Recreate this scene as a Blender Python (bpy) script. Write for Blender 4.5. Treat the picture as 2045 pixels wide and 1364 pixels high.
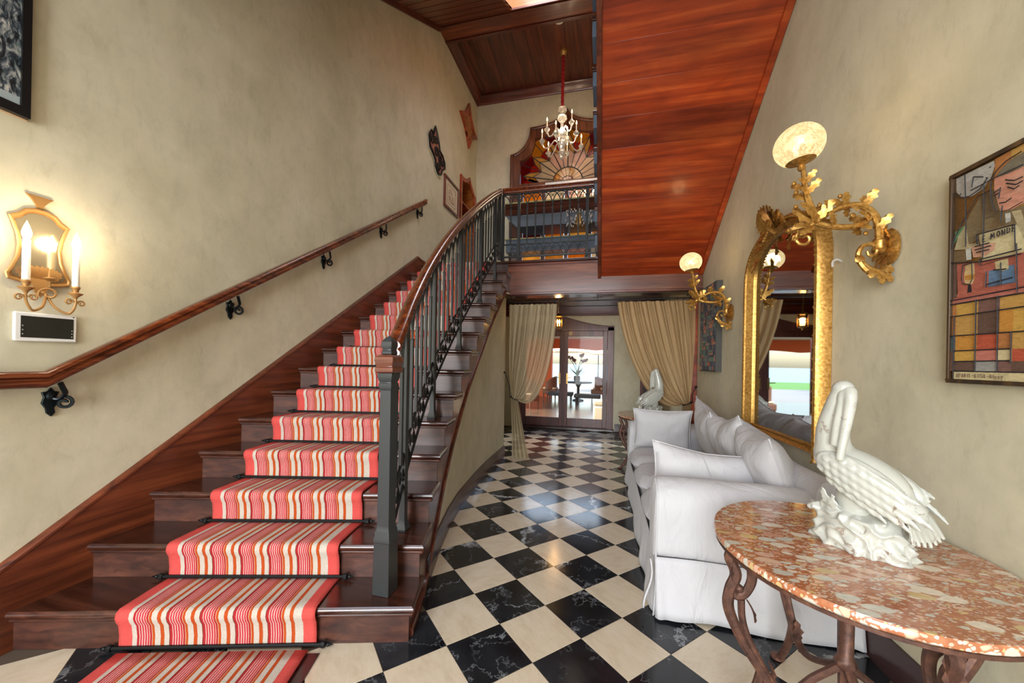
import bpy, math, random
from mathutils import Vector, Matrix
random.seed(7)
for o in list(bpy.data.objects): bpy.data.objects.remove(o)
SC = bpy.context.scene
COL = SC.collection
PI = math.pi
# ------------------------------------------------------------------ camera
CAMH = 1.4067
cam = bpy.data.cameras.new('camera'); cam.sensor_width = 36.0; cam.lens = 750.47*36/2045
cam.shift_y = 41.84/2045; cam.clip_start = 0.02; cam.clip_end = 2000
co = bpy.data.objects.new('camera', cam); COL.objects.link(co)
co.matrix_world = Matrix.Translation((0, 0, CAMH)) @ Matrix.Rotation(math.radians(13.785), 4, 'Z') @ Matrix.Rotation(PI/2, 4, 'X') @ Matrix.Rotation(0.018, 4, 'Z')
SC.camera = co
# ------------------------------------------------------------------ world, sun, fill lamps
w = bpy.data.worlds.new('world'); SC.world = w; w.use_nodes = True
wn = w.node_tree.nodes; wl = w.node_tree.links
bg = wn['Background']; sky = wn.new('ShaderNodeTexSky')
try: sky.sky_type = 'NISHITA'
except Exception: pass
sky.sun_disc = False; sky.sun_elevation = math.radians(48); sky.sun_rotation = math.radians(-100); sky.air_density = 1.3; sky.dust_density = 2.5
wl.new(sky.outputs['Color'], bg.inputs['Color']); bg.inputs['Strength'].default_value = 0.60
def lamp(name, kind, loc, energy, color=(1,1,1), size=None, rot=(0,0,0), sizey=None, radius=None):
    l = bpy.data.lights.new(name, kind); l.energy = energy; l.color = color
    if kind == 'AREA':
        l.shape = 'RECTANGLE'; l.size = size; l.size_y = sizey or size
    if radius is not None: l.shadow_soft_size = radius
    o = bpy.data.objects.new(name, l); COL.objects.link(o); o.location = loc; o.rotation_euler = rot
    return o
sun = lamp('sun', 'SUN', (-10, 15, 20), 4.2, (1, .94, .84)); sun.rotation_euler = Vector((.62, .15, -.77)).to_track_quat('-Z', 'Y').to_euler()
sun.data.angle = math.radians(1.0)
# added fill lamps at an invented entrance behind the camera and the roof skylight
lamp('invented_entrance_fill', 'AREA', (-.9, -4.8, 1.75), 430, (.965, .985, 1), 3.0, (math.radians(90), 0, 0), 3.0)  # added fill lamp; the entrance it stands for is invented
lamp('entrance_overhead_fill', 'AREA', (-.9, -1.3, 3.54), 50, (.97, .985, 1), 2.6, (0, 0, 0), 2.2)  # overhead fill added behind the camera; its skylight is invented
# added fill lamp above the french doors, out of view, brightening the passage
lamp('patio_door_fill', 'AREA', (-.85, 8.75, 2.40), 75, (1, .97, .92), 1.7, (math.radians(-62), 0, 0), .3)
lamp('skylight_fill', 'AREA', (-.6, 4.85, 7.58), 60, (.97, .985, 1), 1.6, (math.radians(0), 0, 0), 1.3)  # added lamp inside the roof opening, brightening the stair walls
vs = SC.view_settings
vs.view_transform = 'Standard'; vs.look = 'None'; vs.gamma = 1.0; vs.exposure = 0.42; vs.use_curve_mapping = False
# ------------------------------------------------------------------ mesh helpers
def V(*a): return Vector(a)
def lerp(a, b, t): return a + (b-a)*t
def interp(x, xs, ys):
    if x <= xs[0]:
        return ys[0] + (ys[1]-ys[0])*(x-xs[0])/(xs[1]-xs[0])
    for i in range(len(xs)-1):
        if x <= xs[i+1] or i == len(xs)-2:
            return ys[i] + (ys[i+1]-ys[i])*(x-xs[i])/(xs[i+1]-xs[i])
def smooth_path(pts, n=8):
    pts = [Vector(p) for p in pts]; out = []
    for i in range(len(pts)-1):
        p0 = pts[max(i-1, 0)]; p1 = pts[i]; p2 = pts[i+1]; p3 = pts[min(i+2, len(pts)-1)]
        for j in range(n):
            t = j/n
            out.append(0.5*((2*p1)+(p2-p0)*t+(2*p0-5*p1+4*p2-p3)*t*t+(3*p1-p0-3*p2+p3)*t**3))
    out.append(pts[-1]); return out
class MB:
    def __init__(s): s.v = []; s.f = []; s.m = []; s.uv = None
    def add(s, vs, fs, mi=0):
        b = len(s.v); s.v += [tuple(v) for v in vs]; s.f += [tuple(b+i for i in f) for f in fs]; s.m += [mi]*len(fs); return s
    def box(s, x0, x1, y0, y1, z0, z1, mi=0):
        return s.hexa([(x0,y0,z0),(x1,y0,z0),(x1,y1,z0),(x0,y1,z0),(x0,y0,z1),(x1,y0,z1),(x1,y1,z1),(x0,y1,z1)], mi)
    def hexa(s, p, mi=0):
        return s.add(p, [(0,3,2,1),(4,5,6,7),(0,1,5,4),(1,2,6,5),(2,3,7,6),(3,0,4,7)], mi)
    def prism(s, poly, vec, mi=0):
        n = len(poly); poly = [Vector(p) for p in poly]; vec = Vector(vec)
        return s.add(poly+[p+vec for p in poly], [tuple(reversed(range(n))), tuple(range(n, 2*n))]+[(i, (i+1) % n, n+(i+1) % n, n+i) for i in range(n)], mi)
    def tube(s, path, r, n=8, closed=False, mi=0, flat=1.0, up=None, caps=True):
        path = [Vector(p) for p in path]; m = len(path)
        R = r if isinstance(r, (list, tuple)) else [r]*m
        T = []
        for i in range(m):
            a = path[(i-1) % m] if (closed or i > 0) else path[i]; b = path[(i+1) % m] if (closed or i < m-1) else path[i]
            t = b-a
            T.append(t.normalized() if t.length > 1e-9 else Vector((0, 0, 1)))
        u = Vector(up) if up is not None else (Vector((0, 0, 1)) if abs(T[0].z) < .9 else Vector((1, 0, 0)))
        vs = []
        for i in range(m):
            if up is not None: u = Vector(up)
            sd = T[i].cross(u)
            if sd.length < 1e-6: sd = T[i].cross(Vector((.3, .9, .2)))
            sd.normalize(); u2 = sd.cross(T[i]).normalized()
            if up is None: u = u2
            for k in range(n):
                a = 2*PI*(k+.5)/n
                vs.append(path[i]+sd*(math.cos(a)*R[i]*flat)+u2*(math.sin(a)*R[i]))
        fs = []
        for i in range(m if closed else m-1):
            j = (i+1) % m
            for k in range(n): fs.append((i*n+k, i*n+(k+1) % n, j*n+(k+1) % n, j*n+k))
        if caps and not closed: fs += [tuple(reversed(range(n))), tuple((m-1)*n+k for k in range(n))]
        return s.add(vs, fs, mi)
    def bar(s, a, b, wx, wy=None, mi=0):
        a = Vector(a); b = Vector(b); wy = wy or wx; t = (b-a).normalized()
        u = Vector((0, 0, 1)) if abs(t.z) < .95 else Vector((0, 1, 0))
        sd = t.cross(u).normalized()*wx/2; uu = sd.cross(t).normalized()*wy/2
        return s.hexa([a-sd-uu, a+sd-uu, b+sd-uu, b-sd-uu, a-sd+uu, a+sd+uu, b+sd+uu, b-sd+uu], mi)
    def sweep(s, path, prof, closed=False, mi=0, up=(0, 0, 1), plumb=True, caps=True):
        # profile (a, b): a to the right of the travel direction, b along up
        path = [Vector(p) for p in path]; m = len(path); n = len(prof); up = Vector(up); vs = []
        for i in range(m):
            a = path[(i-1) % m] if (closed or i > 0) else path[i]; b = path[(i+1) % m] if (closed or i < m-1) else path[i]
            t = (b-a).normalized(); sd = t.cross(up).normalized(); u2 = up if plumb else sd.cross(t).normalized()
            k = 1.0
            if (closed or 0 < i < m-1):
                t1 = (path[i]-path[(i-1) % m]).normalized(); c = max(.5, t1.dot(t)); k = 1/c if not plumb else 1.0
            for (x, y) in prof: vs.append(path[i]+sd*x*k+u2*y)
        fs = []
        for i in range(m if closed else m-1):
            j = (i+1) % m
            for q in range(n): fs.append((i*n+q, i*n+(q+1) % n, j*n+(q+1) % n, j*n+q))
        if caps and not closed: fs += [tuple(reversed(range(n))), tuple((m-1)*n+q for q in range(n))]
        return s.add(vs, fs, mi)
    def lathe(s, prof, c=(0, 0, 0), n=16, mi=0, sq=False, caps=True):
        vs = []; c = Vector(c)
        for (r, z) in prof:
            for k in range(n):
                a = 2*PI*(k+.5)/n
                kk = (1/max(abs(math.cos(a)), abs(math.sin(a)))) if sq else 1
                vs.append(c+Vector((math.cos(a)*r*kk, math.sin(a)*r*kk, z)))
        fs = []
        for i in range(len(prof)-1):
            for k in range(n): fs.append((i*n+k, i*n+(k+1) % n, (i+1)*n+(k+1) % n, (i+1)*n+k))
        if caps: fs += [tuple(reversed(range(n))), tuple((len(prof)-1)*n+k for k in range(n))]
        return s.add(vs, fs, mi)
    def ball(s, c, r, n=12, m=8, mi=0, rot=None):
        c = Vector(c); r = (r, r, r) if not isinstance(r, (tuple, list)) else r; vs = []; fs = []
        for i in range(m+1):
            ph = PI*i/m
            for k in range(n):
                a = 2*PI*k/n; p = Vector((r[0]*math.sin(ph)*math.cos(a), r[1]*math.sin(ph)*math.sin(a), -r[2]*math.cos(ph)))
                if rot is not None: p = rot @ p
                vs.append(c+p)
        for i in range(m):
            for k in range(n): fs.append((i*n+k, i*n+(k+1) % n, (i+1)*n+(k+1) % n, (i+1)*n+k))
        return s.add(vs, fs, mi)
    def grid(s, fn, nu, nv, mi=0, wrapu=False, uv=False):
        vs = [fn(i/nu, j/nv) for j in range(nv+1) for i in range(nu+1)]
        fs = [(j*(nu+1)+i, j*(nu+1)+i+1, (j+1)*(nu+1)+i+1, (j+1)*(nu+1)+i) for j in range(nv) for i in range(nu)]
        if uv:
            if s.uv is None: s.uv = []
            for j in range(nv):
                for i in range(nu): s.uv += [(i/nu, j/nv), ((i+1)/nu, j/nv), ((i+1)/nu, (j+1)/nv), (i/nu, (j+1)/nv)]
        return s.add(vs, fs, mi)
    def xf(s, M, frm=0):
        s.v = s.v[:frm]+[tuple(M @ Vector(v)) for v in s.v[frm:]]; return s
    def mesh(s, name, sharp=35, off=(0, 0, 0), fixn=True):
        me = bpy.data.meshes.new(name); ox, oy, oz = off
        me.from_pydata([(x-ox, y-oy, z-oz) for x, y, z in s.v], [], s.f)
        me.polygons.foreach_set('material_index', s.m)
        if s.uv:
            l = me.uv_layers.new(name='UVMap')
            flat = [c for p in s.uv for c in p]
            if len(flat) == 2*len(me.loops): l.data.foreach_set('uv', flat)
        if fixn and not s.uv:
            import bmesh
            bm = bmesh.new(); bm.from_mesh(me); bmesh.ops.remove_doubles(bm, verts=bm.verts, dist=1e-6)
            bmesh.ops.recalc_face_normals(bm, faces=bm.faces); bm.to_mesh(me); bm.free()
        me.polygons.foreach_set('use_smooth', [True]*len(me.polygons))
        try: me.set_sharp_from_angle(angle=math.radians(sharp))
        except Exception: pass
        me.update(); return me
def tag(o, label=None, cat=None, group=None, kind=None):
    if label: o['label'] = label
    if cat: o['category'] = cat
    if group: o['group'] = group
    if kind: o['kind'] = kind
    return o
LOC = {}
def mats(o, m):
    for x in (m if isinstance(m, (list, tuple)) else [m]): o.data.materials.append(x)
def obj(name, mb, m, parent=None, sharp=35, bev=0, kind=None, label=None, local=False):
    """one mesh object; world coordinates in, origin at the parent's base (or the bottom centre when top-level)"""
    if parent is not None:
        off = (0, 0, 0) if local else LOC[parent]
    else:
        xs = [v[0] for v in mb.v]; ys = [v[1] for v in mb.v]; zs = [v[2] for v in mb.v]
        off = (0, 0, 0) if local else ((min(xs)+max(xs))/2, (min(ys)+max(ys))/2, min(zs))
    me = mb.mesh(name, sharp, off)
    o = bpy.data.objects.new(name, me); COL.objects.link(o)
    mats(o, m)
    if parent is not None:
        o.parent = parent; LOC[o] = LOC[parent] if not local else (0, 0, 0)
    else: o.location = off; LOC[o] = off
    if bev:
        b = o.modifiers.new('bevel', 'BEVEL'); b.width = bev; b.segments = 2; b.limit_method = 'ANGLE'; b.angle_limit = math.radians(50)
    if kind: o['kind'] = kind
    if label: o['label'] = label
    return o
def piece(name, me, parent, loc=(0, 0, 0), rotz=0, mat=None):
    """a further object that shares mesh data, child of parent (world location given)"""
    o = bpy.data.objects.new(name, me); COL.objects.link(o); o.parent = parent
    p = LOC[parent]; o.location = (loc[0]-p[0], loc[1]-p[1], loc[2]-p[2]); o.rotation_euler = (0, 0, rotz); return o
def thing(name, label, cat, loc=(0, 0, 0), group=None, kind=None):
    o = bpy.data.objects.new(name, None); COL.objects.link(o); o.location = loc; o.empty_display_size = .05
    LOC[o] = tuple(loc); tag(o, label, cat, group, kind); return o
def copy_tree(root, loc, rotz=None, label=None, parent=None):
    r = root.copy(); COL.objects.link(r)
    if parent is None:
        r.location = loc
        if rotz is not None: r.rotation_euler = (0, 0, rotz)
        LOC[r] = tuple(loc)
        if label: r['label'] = label
    else: r.parent = parent
    for ch in list(root.children): copy_tree(ch, None, parent=r)
    return r
# ------------------------------------------------------------------ materials
def srgb(r, g, b):
    f = lambda c: ((c/255)/12.92 if c/255 <= .04045 else (((c/255)+.055)/1.055)**2.4)
    return (f(r), f(g), f(b), 1)
def newmat(name):
    m = bpy.data.materials.new(name); m.use_nodes = True
    nt = m.node_tree; return m, nt, nt.nodes['Principled BSDF']
def pl(name, col, rough=.5, metal=0, spec=None, emit=None, estr=0, trans=0, ior=1.45, coat=0, sheen=0, sss=0):
    m, nt, b = newmat(name); b.inputs['Base Color'].default_value = col
    b.inputs['Roughness'].default_value = rough; b.inputs['Metallic'].default_value = metal
    if spec is not None: b.inputs['Specular IOR Level'].default_value = spec
    if emit: b.inputs['Emission Color'].default_value = emit; b.inputs['Emission Strength'].default_value = estr
    b.inputs['Transmission Weight'].default_value = trans; b.inputs['IOR'].default_value = ior
    b.inputs['Coat Weight'].default_value = coat; b.inputs['Coat Roughness'].default_value = .08
    b.inputs['Sheen Weight'].default_value = sheen
    return m
def nd(nt, t, **kw):
    n = nt.nodes.new(t)
    for k, v in kw.items():
        if k.startswith('i_'):
            n.inputs[k[2:].replace('_', ' ')].default_value = v
        else: setattr(n, k, v)
    return n
def ramp(nt, fac, stops, interp_='LINEAR'):
    r = nt.nodes.new('ShaderNodeValToRGB'); cr = r.color_ramp; cr.interpolation = interp_
    while len(cr.elements) < len(stops): cr.elements.new(.5)
    for e, (p, c) in zip(cr.elements, stops): e.position = p; e.color = c
    nt.links.new(fac, r.inputs['Fac']); return r
def coords(nt, scale=(1, 1, 1), rand=True, rot=(0, 0, 0)):
    tc = nt.nodes.new('ShaderNodeTexCoord'); mp = nt.nodes.new('ShaderNodeMapping'); mp.inputs['Scale'].default_value = scale; mp.inputs['Rotation'].default_value = rot
    if rand:
        oi = nt.nodes.new('ShaderNodeObjectInfo'); ad = nd(nt, 'ShaderNodeVectorMath', operation='ADD'); ml = nd(nt, 'ShaderNodeMath', operation='MULTIPLY'); ml.inputs[1].default_value = 37.0
        nt.links.new(oi.outputs['Random'], ml.inputs[0]); nt.links.new(tc.outputs['Object'], ad.inputs[0]); nt.links.new(ml.outputs[0], ad.inputs[1]); nt.links.new(ad.outputs[0], mp.inputs['Vector'])
    else: nt.links.new(tc.outputs['Object'], mp.inputs['Vector'])
    return mp.outputs['Vector']
def noise(nt, vec, scale, detail=4, rough=.55, dist=0):
    n = nt.nodes.new('ShaderNodeTexNoise'); n.inputs['Scale'].default_value = scale; n.inputs['Detail'].default_value = detail; n.inputs['Roughness'].default_value = rough; n.inputs['Distortion'].default_value = dist
    nt.links.new(vec, n.inputs['Vector']); return n
def bump(nt, b, h, strength=.2, dist=.01):
    n = nt.nodes.new('ShaderNodeBump'); n.inputs['Strength'].default_value = strength; n.inputs['Distance'].default_value = dist
    nt.links.new(h, n.inputs['Height']); nt.links.new(n.outputs['Normal'], b.inputs['Normal'])
def mixc(nt, fac, a, b_, mode='MIX'):
    n = nt.nodes.new('ShaderNodeMix'); n.data_type = 'RGBA'; n.blend_type = mode
    for s, i in ((fac, 0), (a, 6), (b_, 7)):
        if hasattr(s, 'is_linked') or hasattr(s, 'links'): nt.links.new(s, n.inputs[i])
        else: n.inputs[i].default_value = s
    return n.outputs[2]
def wood(name, dark, mid, light, grain='X', rough=.32, coat=.35, scale=1.0, figure=.0):
    m, nt, b = newmat(name); g = 'XYZ'.index(grain)
    sc = [14*scale]*3; sc[g] = .9*scale
    v = coords(nt, sc); n1 = noise(nt, v, 1.6, 6, .62, .6); r = ramp(nt, n1.outputs['Fac'], [(.3, dark), (.5, mid), (.72, light)])
    sc2 = [3*scale]*3; sc2[g] = .35*scale
    v2 = coords(nt, sc2); n2 = noise(nt, v2, 1.3, 3, .5, 1.0)
    r2 = ramp(nt, n2.outputs['Fac'], [(.3, (.62, .6, .6, 1)), (.65, (1.15, 1.12, 1.1, 1))])
    c = mixc(nt, 1.0, r.outputs['Color'], r2.outputs['Color'], 'MULTIPLY')
    if figure:
        sc3 = [5.0]*3; sc3[g] = 2.2
        v3 = coords(nt, sc3); n3 = noise(nt, v3, 1.0, 2, .5, 1.5); r3 = ramp(nt, n3.outputs['Fac'], [(.35, (1-figure, 1-figure, 1-figure, 1)), (.65, (1+figure, 1+figure, 1+figure, 1))])
        c = mixc(nt, 1.0, c, r3.outputs['Color'], 'MULTIPLY')
    nt.links.new(c, b.inputs['Base Color']); b.inputs['Roughness'].default_value = rough; b.inputs['Coat Weight'].default_value = coat; b.inputs['Coat Roughness'].default_value = .12
    bump(nt, b, n1.outputs['Fac'], .05, .004)
    return m
def plaster(name, c1, c2, c3):
    m, nt, b = newmat(name); v = coords(nt, (1, 1, .8), False)
    n1 = noise(nt, v, 1.3, 8, .62, .2); r = ramp(nt, n1.outputs['Fac'], [(.28, c1), (.5, c2), (.75, c3)])
    n2 = noise(nt, v, 4.5, 9, .72, .35); r2 = ramp(nt, n2.outputs['Fac'], [(.3, (.88, .89, .87, 1)), (.5, (1, 1, 1, 1)), (.72, (1.07, 1.06, 1.04, 1))])
    v3 = coords(nt, (1, 1, .45), False, (.5, .3, .6)); n3 = noise(nt, v3, 14, 7, .75, .5); r3 = ramp(nt, n3.outputs['Fac'], [(.34, (.9, .9, .88, 1)), (.47, (1, 1, 1, 1)), (.7, (1.03, 1.03, 1.02, 1))])
    c = mixc(nt, 1.0, r.outputs['Color'], r2.outputs['Color'], 'MULTIPLY'); c = mixc(nt, 1.0, c, r3.outputs['Color'], 'MULTIPLY')
    nt.links.new(c, b.inputs['Base Color']); b.inputs['Roughness'].default_value = .62; b.inputs['Specular IOR Level'].default_value = .3
    bump(nt, b, n2.outputs['Fac'], .12, .01); return m
M = {}
M['plaster'] = plaster('plaster', srgb(183, 176, 149), srgb(200, 193, 168), srgb(211, 204, 183))
M['mahog'] = wood('mahogany_stair', srgb(38, 18, 12), srgb(61, 32, 22), srgb(88, 50, 36), 'X', .24, .4)
M['riser'] = wood('mahogany_riser', srgb(42, 20, 13), srgb(68, 36, 25), srgb(94, 55, 39), 'X', .42, .06)
M['mahogy'] = wood('mahogany_stringer', srgb(52, 20, 11), srgb(92, 42, 24), srgb(124, 64, 40), 'Y', .3, .4)
M['skirt'] = wood('mahogany_skirt', srgb(62, 26, 12), srgb(98, 46, 23), srgb(122, 62, 33), 'Y', .36, .2)
M['mahogz'] = wood('mahogany_upright', srgb(62, 24, 20), srgb(100, 46, 38), srgb(126, 68, 58), 'Z', .35, .3)
M['fascia'] = wood('mahogany_fascia', srgb(80, 40, 28), srgb(112, 62, 44), srgb(136, 82, 60), 'X', .3, .4)
M['soffit'] = wood('soffit_plank', srgb(112, 36, 10), srgb(150, 56, 18), srgb(184, 86, 34), 'X', .38, .25, .55, .12)
M['ceilw'] = wood('ceiling_plank', srgb(58, 24, 14), srgb(88, 40, 22), srgb(116, 58, 32), 'Y', .4, .2)
M['ceilx'] = wood('ceiling_plank_sloped', srgb(72, 28, 12), srgb(112, 50, 22), srgb(146, 72, 34), 'X', .4, .2)
M['skyl'] = wood('skylight_lining', srgb(150, 84, 30), srgb(178, 108, 48), srgb(200, 130, 66), 'X', .4, .2)
M['crown'] = wood('crown_wood', srgb(56, 20, 12), srgb(90, 36, 22), srgb(112, 54, 34), 'Y', .3, .4)
M['crownx'] = wood('crown_wood_x', srgb(56, 20, 12), srgb(90, 36, 22), srgb(112, 54, 34), 'X', .3, .4)
M['basewood'] = pl('baseboard_wood', srgb(58, 34, 32), .35, coat=.3)
M['iron'] = pl('wrought_iron', srgb(64, 66, 67), .36, .45)
M['irondark'] = pl('black_iron', srgb(24, 25, 26), .45, .5)
def marble_black():
    m, nt, b = newmat('black_marble'); v = coords(nt, (1, 1, 1), True)
    n1 = noise(nt, v, 3.0, 6, .6, .6)
    def vein(sc, dist, det, ds, w_, rot, amp):
        vv = coords(nt, (1, 1, 1), True, (0, 0, rot)); q = nd(nt, 'ShaderNodeTexWave', wave_type='BANDS'); q.inputs['Scale'].default_value = sc; q.inputs['Distortion'].default_value = dist; q.inputs['Detail'].default_value = det; q.inputs['Detail Scale'].default_value = ds; q.inputs['Detail Roughness'].default_value = .68
        nt.links.new(vv, q.inputs['Vector']); mk = ramp(nt, noise(nt, vv, 2.2, 3).outputs['Fac'], [(.42, (0, 0, 0, 1)), (.6, (1, 1, 1, 1))])
        return mixc(nt, 1.0, ramp(nt, q.outputs['Fac'], [(.0, (amp, amp, amp, 1)), (w_, (0, 0, 0, 1))]).outputs['Color'], mk.outputs['Color'], 'MULTIPLY')
    base = ramp(nt, n1.outputs['Fac'], [(.35, srgb(14, 16, 19)), (.7, srgb(40, 43, 47))])
    c = mixc(nt, vein(.9, 7, 8, 3.0, .010, 1.2, .5), base.outputs['Color'], srgb(180, 184, 188)); c = mixc(nt, vein(1.6, 9, 8, 4.0, .008, 2.3, .35), c, srgb(180, 184, 188)); c = mixc(nt, vein(.25, 3.5, 8, 2.5, .0042, .5, 1.0), c, srgb(206, 208, 210))
    nt.links.new(c, b.inputs['Base Color']); b.inputs['Roughness'].default_value = .14; b.inputs['Specular IOR Level'].default_value = .5; return m
def marble_cream():
    m, nt, b = newmat('cream_limestone'); v = coords(nt, (1, 2.2, 1), True)
    n1 = noise(nt, v, 7, 8, .7, .4); r = ramp(nt, n1.outputs['Fac'], [(.28, srgb(190, 172, 146)), (.5, srgb(206, 190, 165)), (.75, srgb(214, 200, 178))])
    n2 = noise(nt, v, 45, 4); sp = ramp(nt, n2.outputs['Fac'], [(.28, (.84, .82, .8, 1)), (.36, (1, 1, 1, 1))]); nt.links.new(mixc(nt, 1.0, r.outputs['Color'], sp.outputs['Color'], 'MULTIPLY'), b.inputs['Base Color']); b.inputs['Roughness'].default_value = .16; b.inputs['Specular IOR Level'].default_value = .5; return m
M['tblack'] = marble_black(); M['tcream'] = marble_cream()
M['grout'] = pl('grout', srgb(84, 70, 56), .8)
# ================================================================== SETTING
H_ = 0.18998                       # rise of one step
XL = -2.73                         # left wall
def XR(y): return 1.378-.034*y     # right wall runs very slightly inwards
NLx = -2.729
def NL(k): return V(NLx, 1.136+.2855*(k-1), 0)
RYs = [1.686,1.914,2.178,2.400,2.640,2.885,3.13,3.375,3.625,3.88,4.15,4.42,4.68,4.94,5.2]
RXs = [-.89,-.956,-1.032,-1.085,-1.140,-1.178,-1.205,-1.225,-1.24,-1.252,-1.268,-1.280,-1.288,-1.295,-1.30]
def NR(k): return V(RXs[k-1], RYs[k-1], 0)
CWy = [1.683,2.216,2.609,2.989,3.363,4.1,4.8,5.434]
CWx = [-.934,-1.08,-1.186,-1.271,-1.332,-1.401,-1.43,-1.439]
LANDZ = 15*H_
# ---- floor with single tiles
fb = MB().box(-2.73, 1.56, -5.0, 8.1, -.12, -.002)
def checker():
    m, nt, b = newmat('floor_checker'); v = coords(nt, (1/.3048,)*3, False, (0, 0, math.radians(44.094)))
    c = nt.nodes.new('ShaderNodeTexChecker'); c.inputs['Scale'].default_value = 1; c.inputs['Color1'].default_value = srgb(30, 32, 36); c.inputs['Color2'].default_value = srgb(212, 193, 165)
    nt.links.new(v, c.inputs['Vector']); nt.links.new(c.outputs['Color'], b.inputs['Base Color']); b.inputs['Roughness'].default_value = .2; return m
floor = obj('floor', fb, [M['grout']], kind='structure')
T_ = .3048; th = math.radians(-44.094); O_ = V(-.733, 1.7353, 0); U_ = V(math.cos(th), math.sin(th), 0); W_ = V(-math.sin(th), math.cos(th), 0)
def tile_mesh(nm, mt):
    s = T_/2-.0011; me = MB().lathe([(s-.001, -.009), (s, -.006), (s, -.0007), (s-.0012, 0)], (0, 0, 0), 4, sq=True).mesh(nm, 30); me.materials.append(mt); return me
tb = tile_mesh('floor_tile_black', M['tblack']); tc_ = tile_mesh('floor_tile_cream', M['tcream'])
far_b, far_c = MB(), MB()
for i in range(-30, 30):
    for j in range(-30, 40):
        c = O_+U_*(T_*(i+.5))+W_*(T_*(j+.5))
        if not (XL+.02 < c.x < XR(c.y)-.06 and .75 < c.y < 7.95): continue
        if c.y > 1.6 and c.y < 5.5 and c.x < interp(c.y, CWy, CWx)-.12: continue
        if c.y < 1.6 and c.x < -1.0 and c.y > 1.75+.3*(c.x+.9): continue
        if c.y >= 5.5 and c.x < -2.1: continue
        odd = (i+j) % 2
        piece('floor_tile', tc_ if odd else tb, floor, (c.x, c.y, 0), th+PI*.5*random.randint(0, 3))
# ---- plaster walls
NI = (6.74, 7.46, 3.3, 5.02)      # niche in the left wall
wl_ = MB()
wl_.box(XL-.12, XL, -5.0, NI[0], 0, 7.4).box(XL-.12, XL, NI[1], 8.1, 0, 7.4).box(XL-.12, XL, NI[0], NI[1], 0, NI[2]).box(XL-.12, XL, NI[0], NI[1], NI[3], 7.4)
obj('wall_left', wl_, M['plaster'], kind='structure')
wr_ = MB().hexa([(XR(-5), -5.0, 0), (XR(-5)+.12, -5.0, 0), (XR(8.1)+.12, 8.1, 0), (XR(8.1), 8.1, 0), (XR(-5), -5.0, 7.4), (XR(-5)+.12, -5.0, 7.4), (XR(8.1)+.12, 8.1, 7.4), (XR(8.1), 8.1, 7.4)])
obj('wall_right', wr_, M['plaster'], kind='structure')
# upstairs back wall with the window opening (ogee)
WC = -.80; YB = 7.6
def ogee(dx, z_sh, z_cusp, x_cusp, z_ap, n=9):
    """left half of the outline from the shoulder to the apex, x relative to the window centre"""
    L = []
    for i in range(n+1):
        t = PI/2*i/n; L.append((-dx+(dx-x_cusp)*math.sin(t), z_sh+(z_cusp-z_sh)*(1-math.cos(t))))
    for i in range(1, n+1):
        t = PI/2*i/n; L.append((-x_cusp+x_cusp*math.sin(t), z_cusp+(z_ap-z_cusp)*(1-math.cos(t))))
    return L
OUT = ogee(1.16, 5.70, 6.21, .75, 6.52); INN = ogee(.97, 5.58, 6.02, .655, 6.27)
WB = 2.95                          # window bottom
def full(L): return L+[(-x, z) for x, z in reversed(L[:-1])]
OPEN = ogee(1.05, 5.63, 6.10, .70, 6.38)
bw = MB()
bw.box(XL, WC-1.05, YB, YB+.14, 2.86, 7.4).box(WC+1.05, XR(YB), YB, YB+.14, 2.86, 7.4).box(WC-1.05, WC+1.05, YB, YB+.14, 2.86, WB)
for sgn in (-1, 1):
    poly = [(WC+sgn*-x, YB, z) for x, z in OPEN]+[(WC, YB, 7.4), (WC+sgn*1.05, YB, 7.4)]
    bw.prism(poly, (0, .14, 0))
obj('wall_back', bw, M['plaster'], kind='structure')
# wall with the french doors, ground floor
DY = 8.1; DX0, DX1 = -1.80, .12
dw = MB().box(XL, DX0, DY, DY+.15, 0, 2.62).box(DX1, XR(DY), DY, DY+.15, 0, 2.62).box(DX0, DX1, DY, DY+.15, 2.10, 2.62)
obj('wall_far', dw, M['plaster'], kind='structure')
# unseen wall behind the camera, its opening invented for the added fill lamp
ew = MB().box(XL, -2.35, -5.15, -5.0, 0, 3.6).box(1.15, XR(-5), -5.15, -5.0, 0, 3.6).box(-2.35, 1.15, -5.15, -5.0, 3.3, 3.6)
obj('wall_front', ew, M['plaster'], kind='structure')
# ---- ceilings
SL = .622
def slope_z(y): return 6.873-SL*(5.667-y)
ceil = thing('ceiling', None, None, (-.7, 4.0, 6.8), kind='structure')
CZ = 7.02                         # flat boarded ceiling over the landing
x = XL
bp = MB().box(-.1075, .1075, -.95, .95, 0, .02).mesh('ceiling_plank'); bp.materials.append(M['ceilw'])
while x < 1.0:
    o = piece('ceiling_plank', bp, ceil, (x+.11, 6.65, CZ)); x += .22
sk = (-1.47, .35, 4.15, 5.585)      # skylight opening x0 x1 y0 y1
y = .45
while y < 5.66:
    y2 = min(y+.205, 5.667)
    segs = [(XL, -.17)] if y2 <= 3.4 else ([(XL, 1.26)] if (y2 <= sk[2] or y >= sk[3]-.02) else [(XL, sk[0]), (sk[1], 1.24)])
    for a, b_ in segs:
        m_ = MB().hexa([(a, y+.003, slope_z(y)), (b_, y+.003, slope_z(y)), (b_, y2-.003, slope_z(y2)), (a, y2-.003, slope_z(y2)), (a, y+.003, slope_z(y)+.03), (b_, y+.003, slope_z(y)+.03), (b_, y2-.003, slope_z(y2)+.03), (a, y2-.003, slope_z(y2)+.03)])
        obj('ceiling_plank', m_, M['ceilx'], ceil)
    y = y2
skm = MB()
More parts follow.
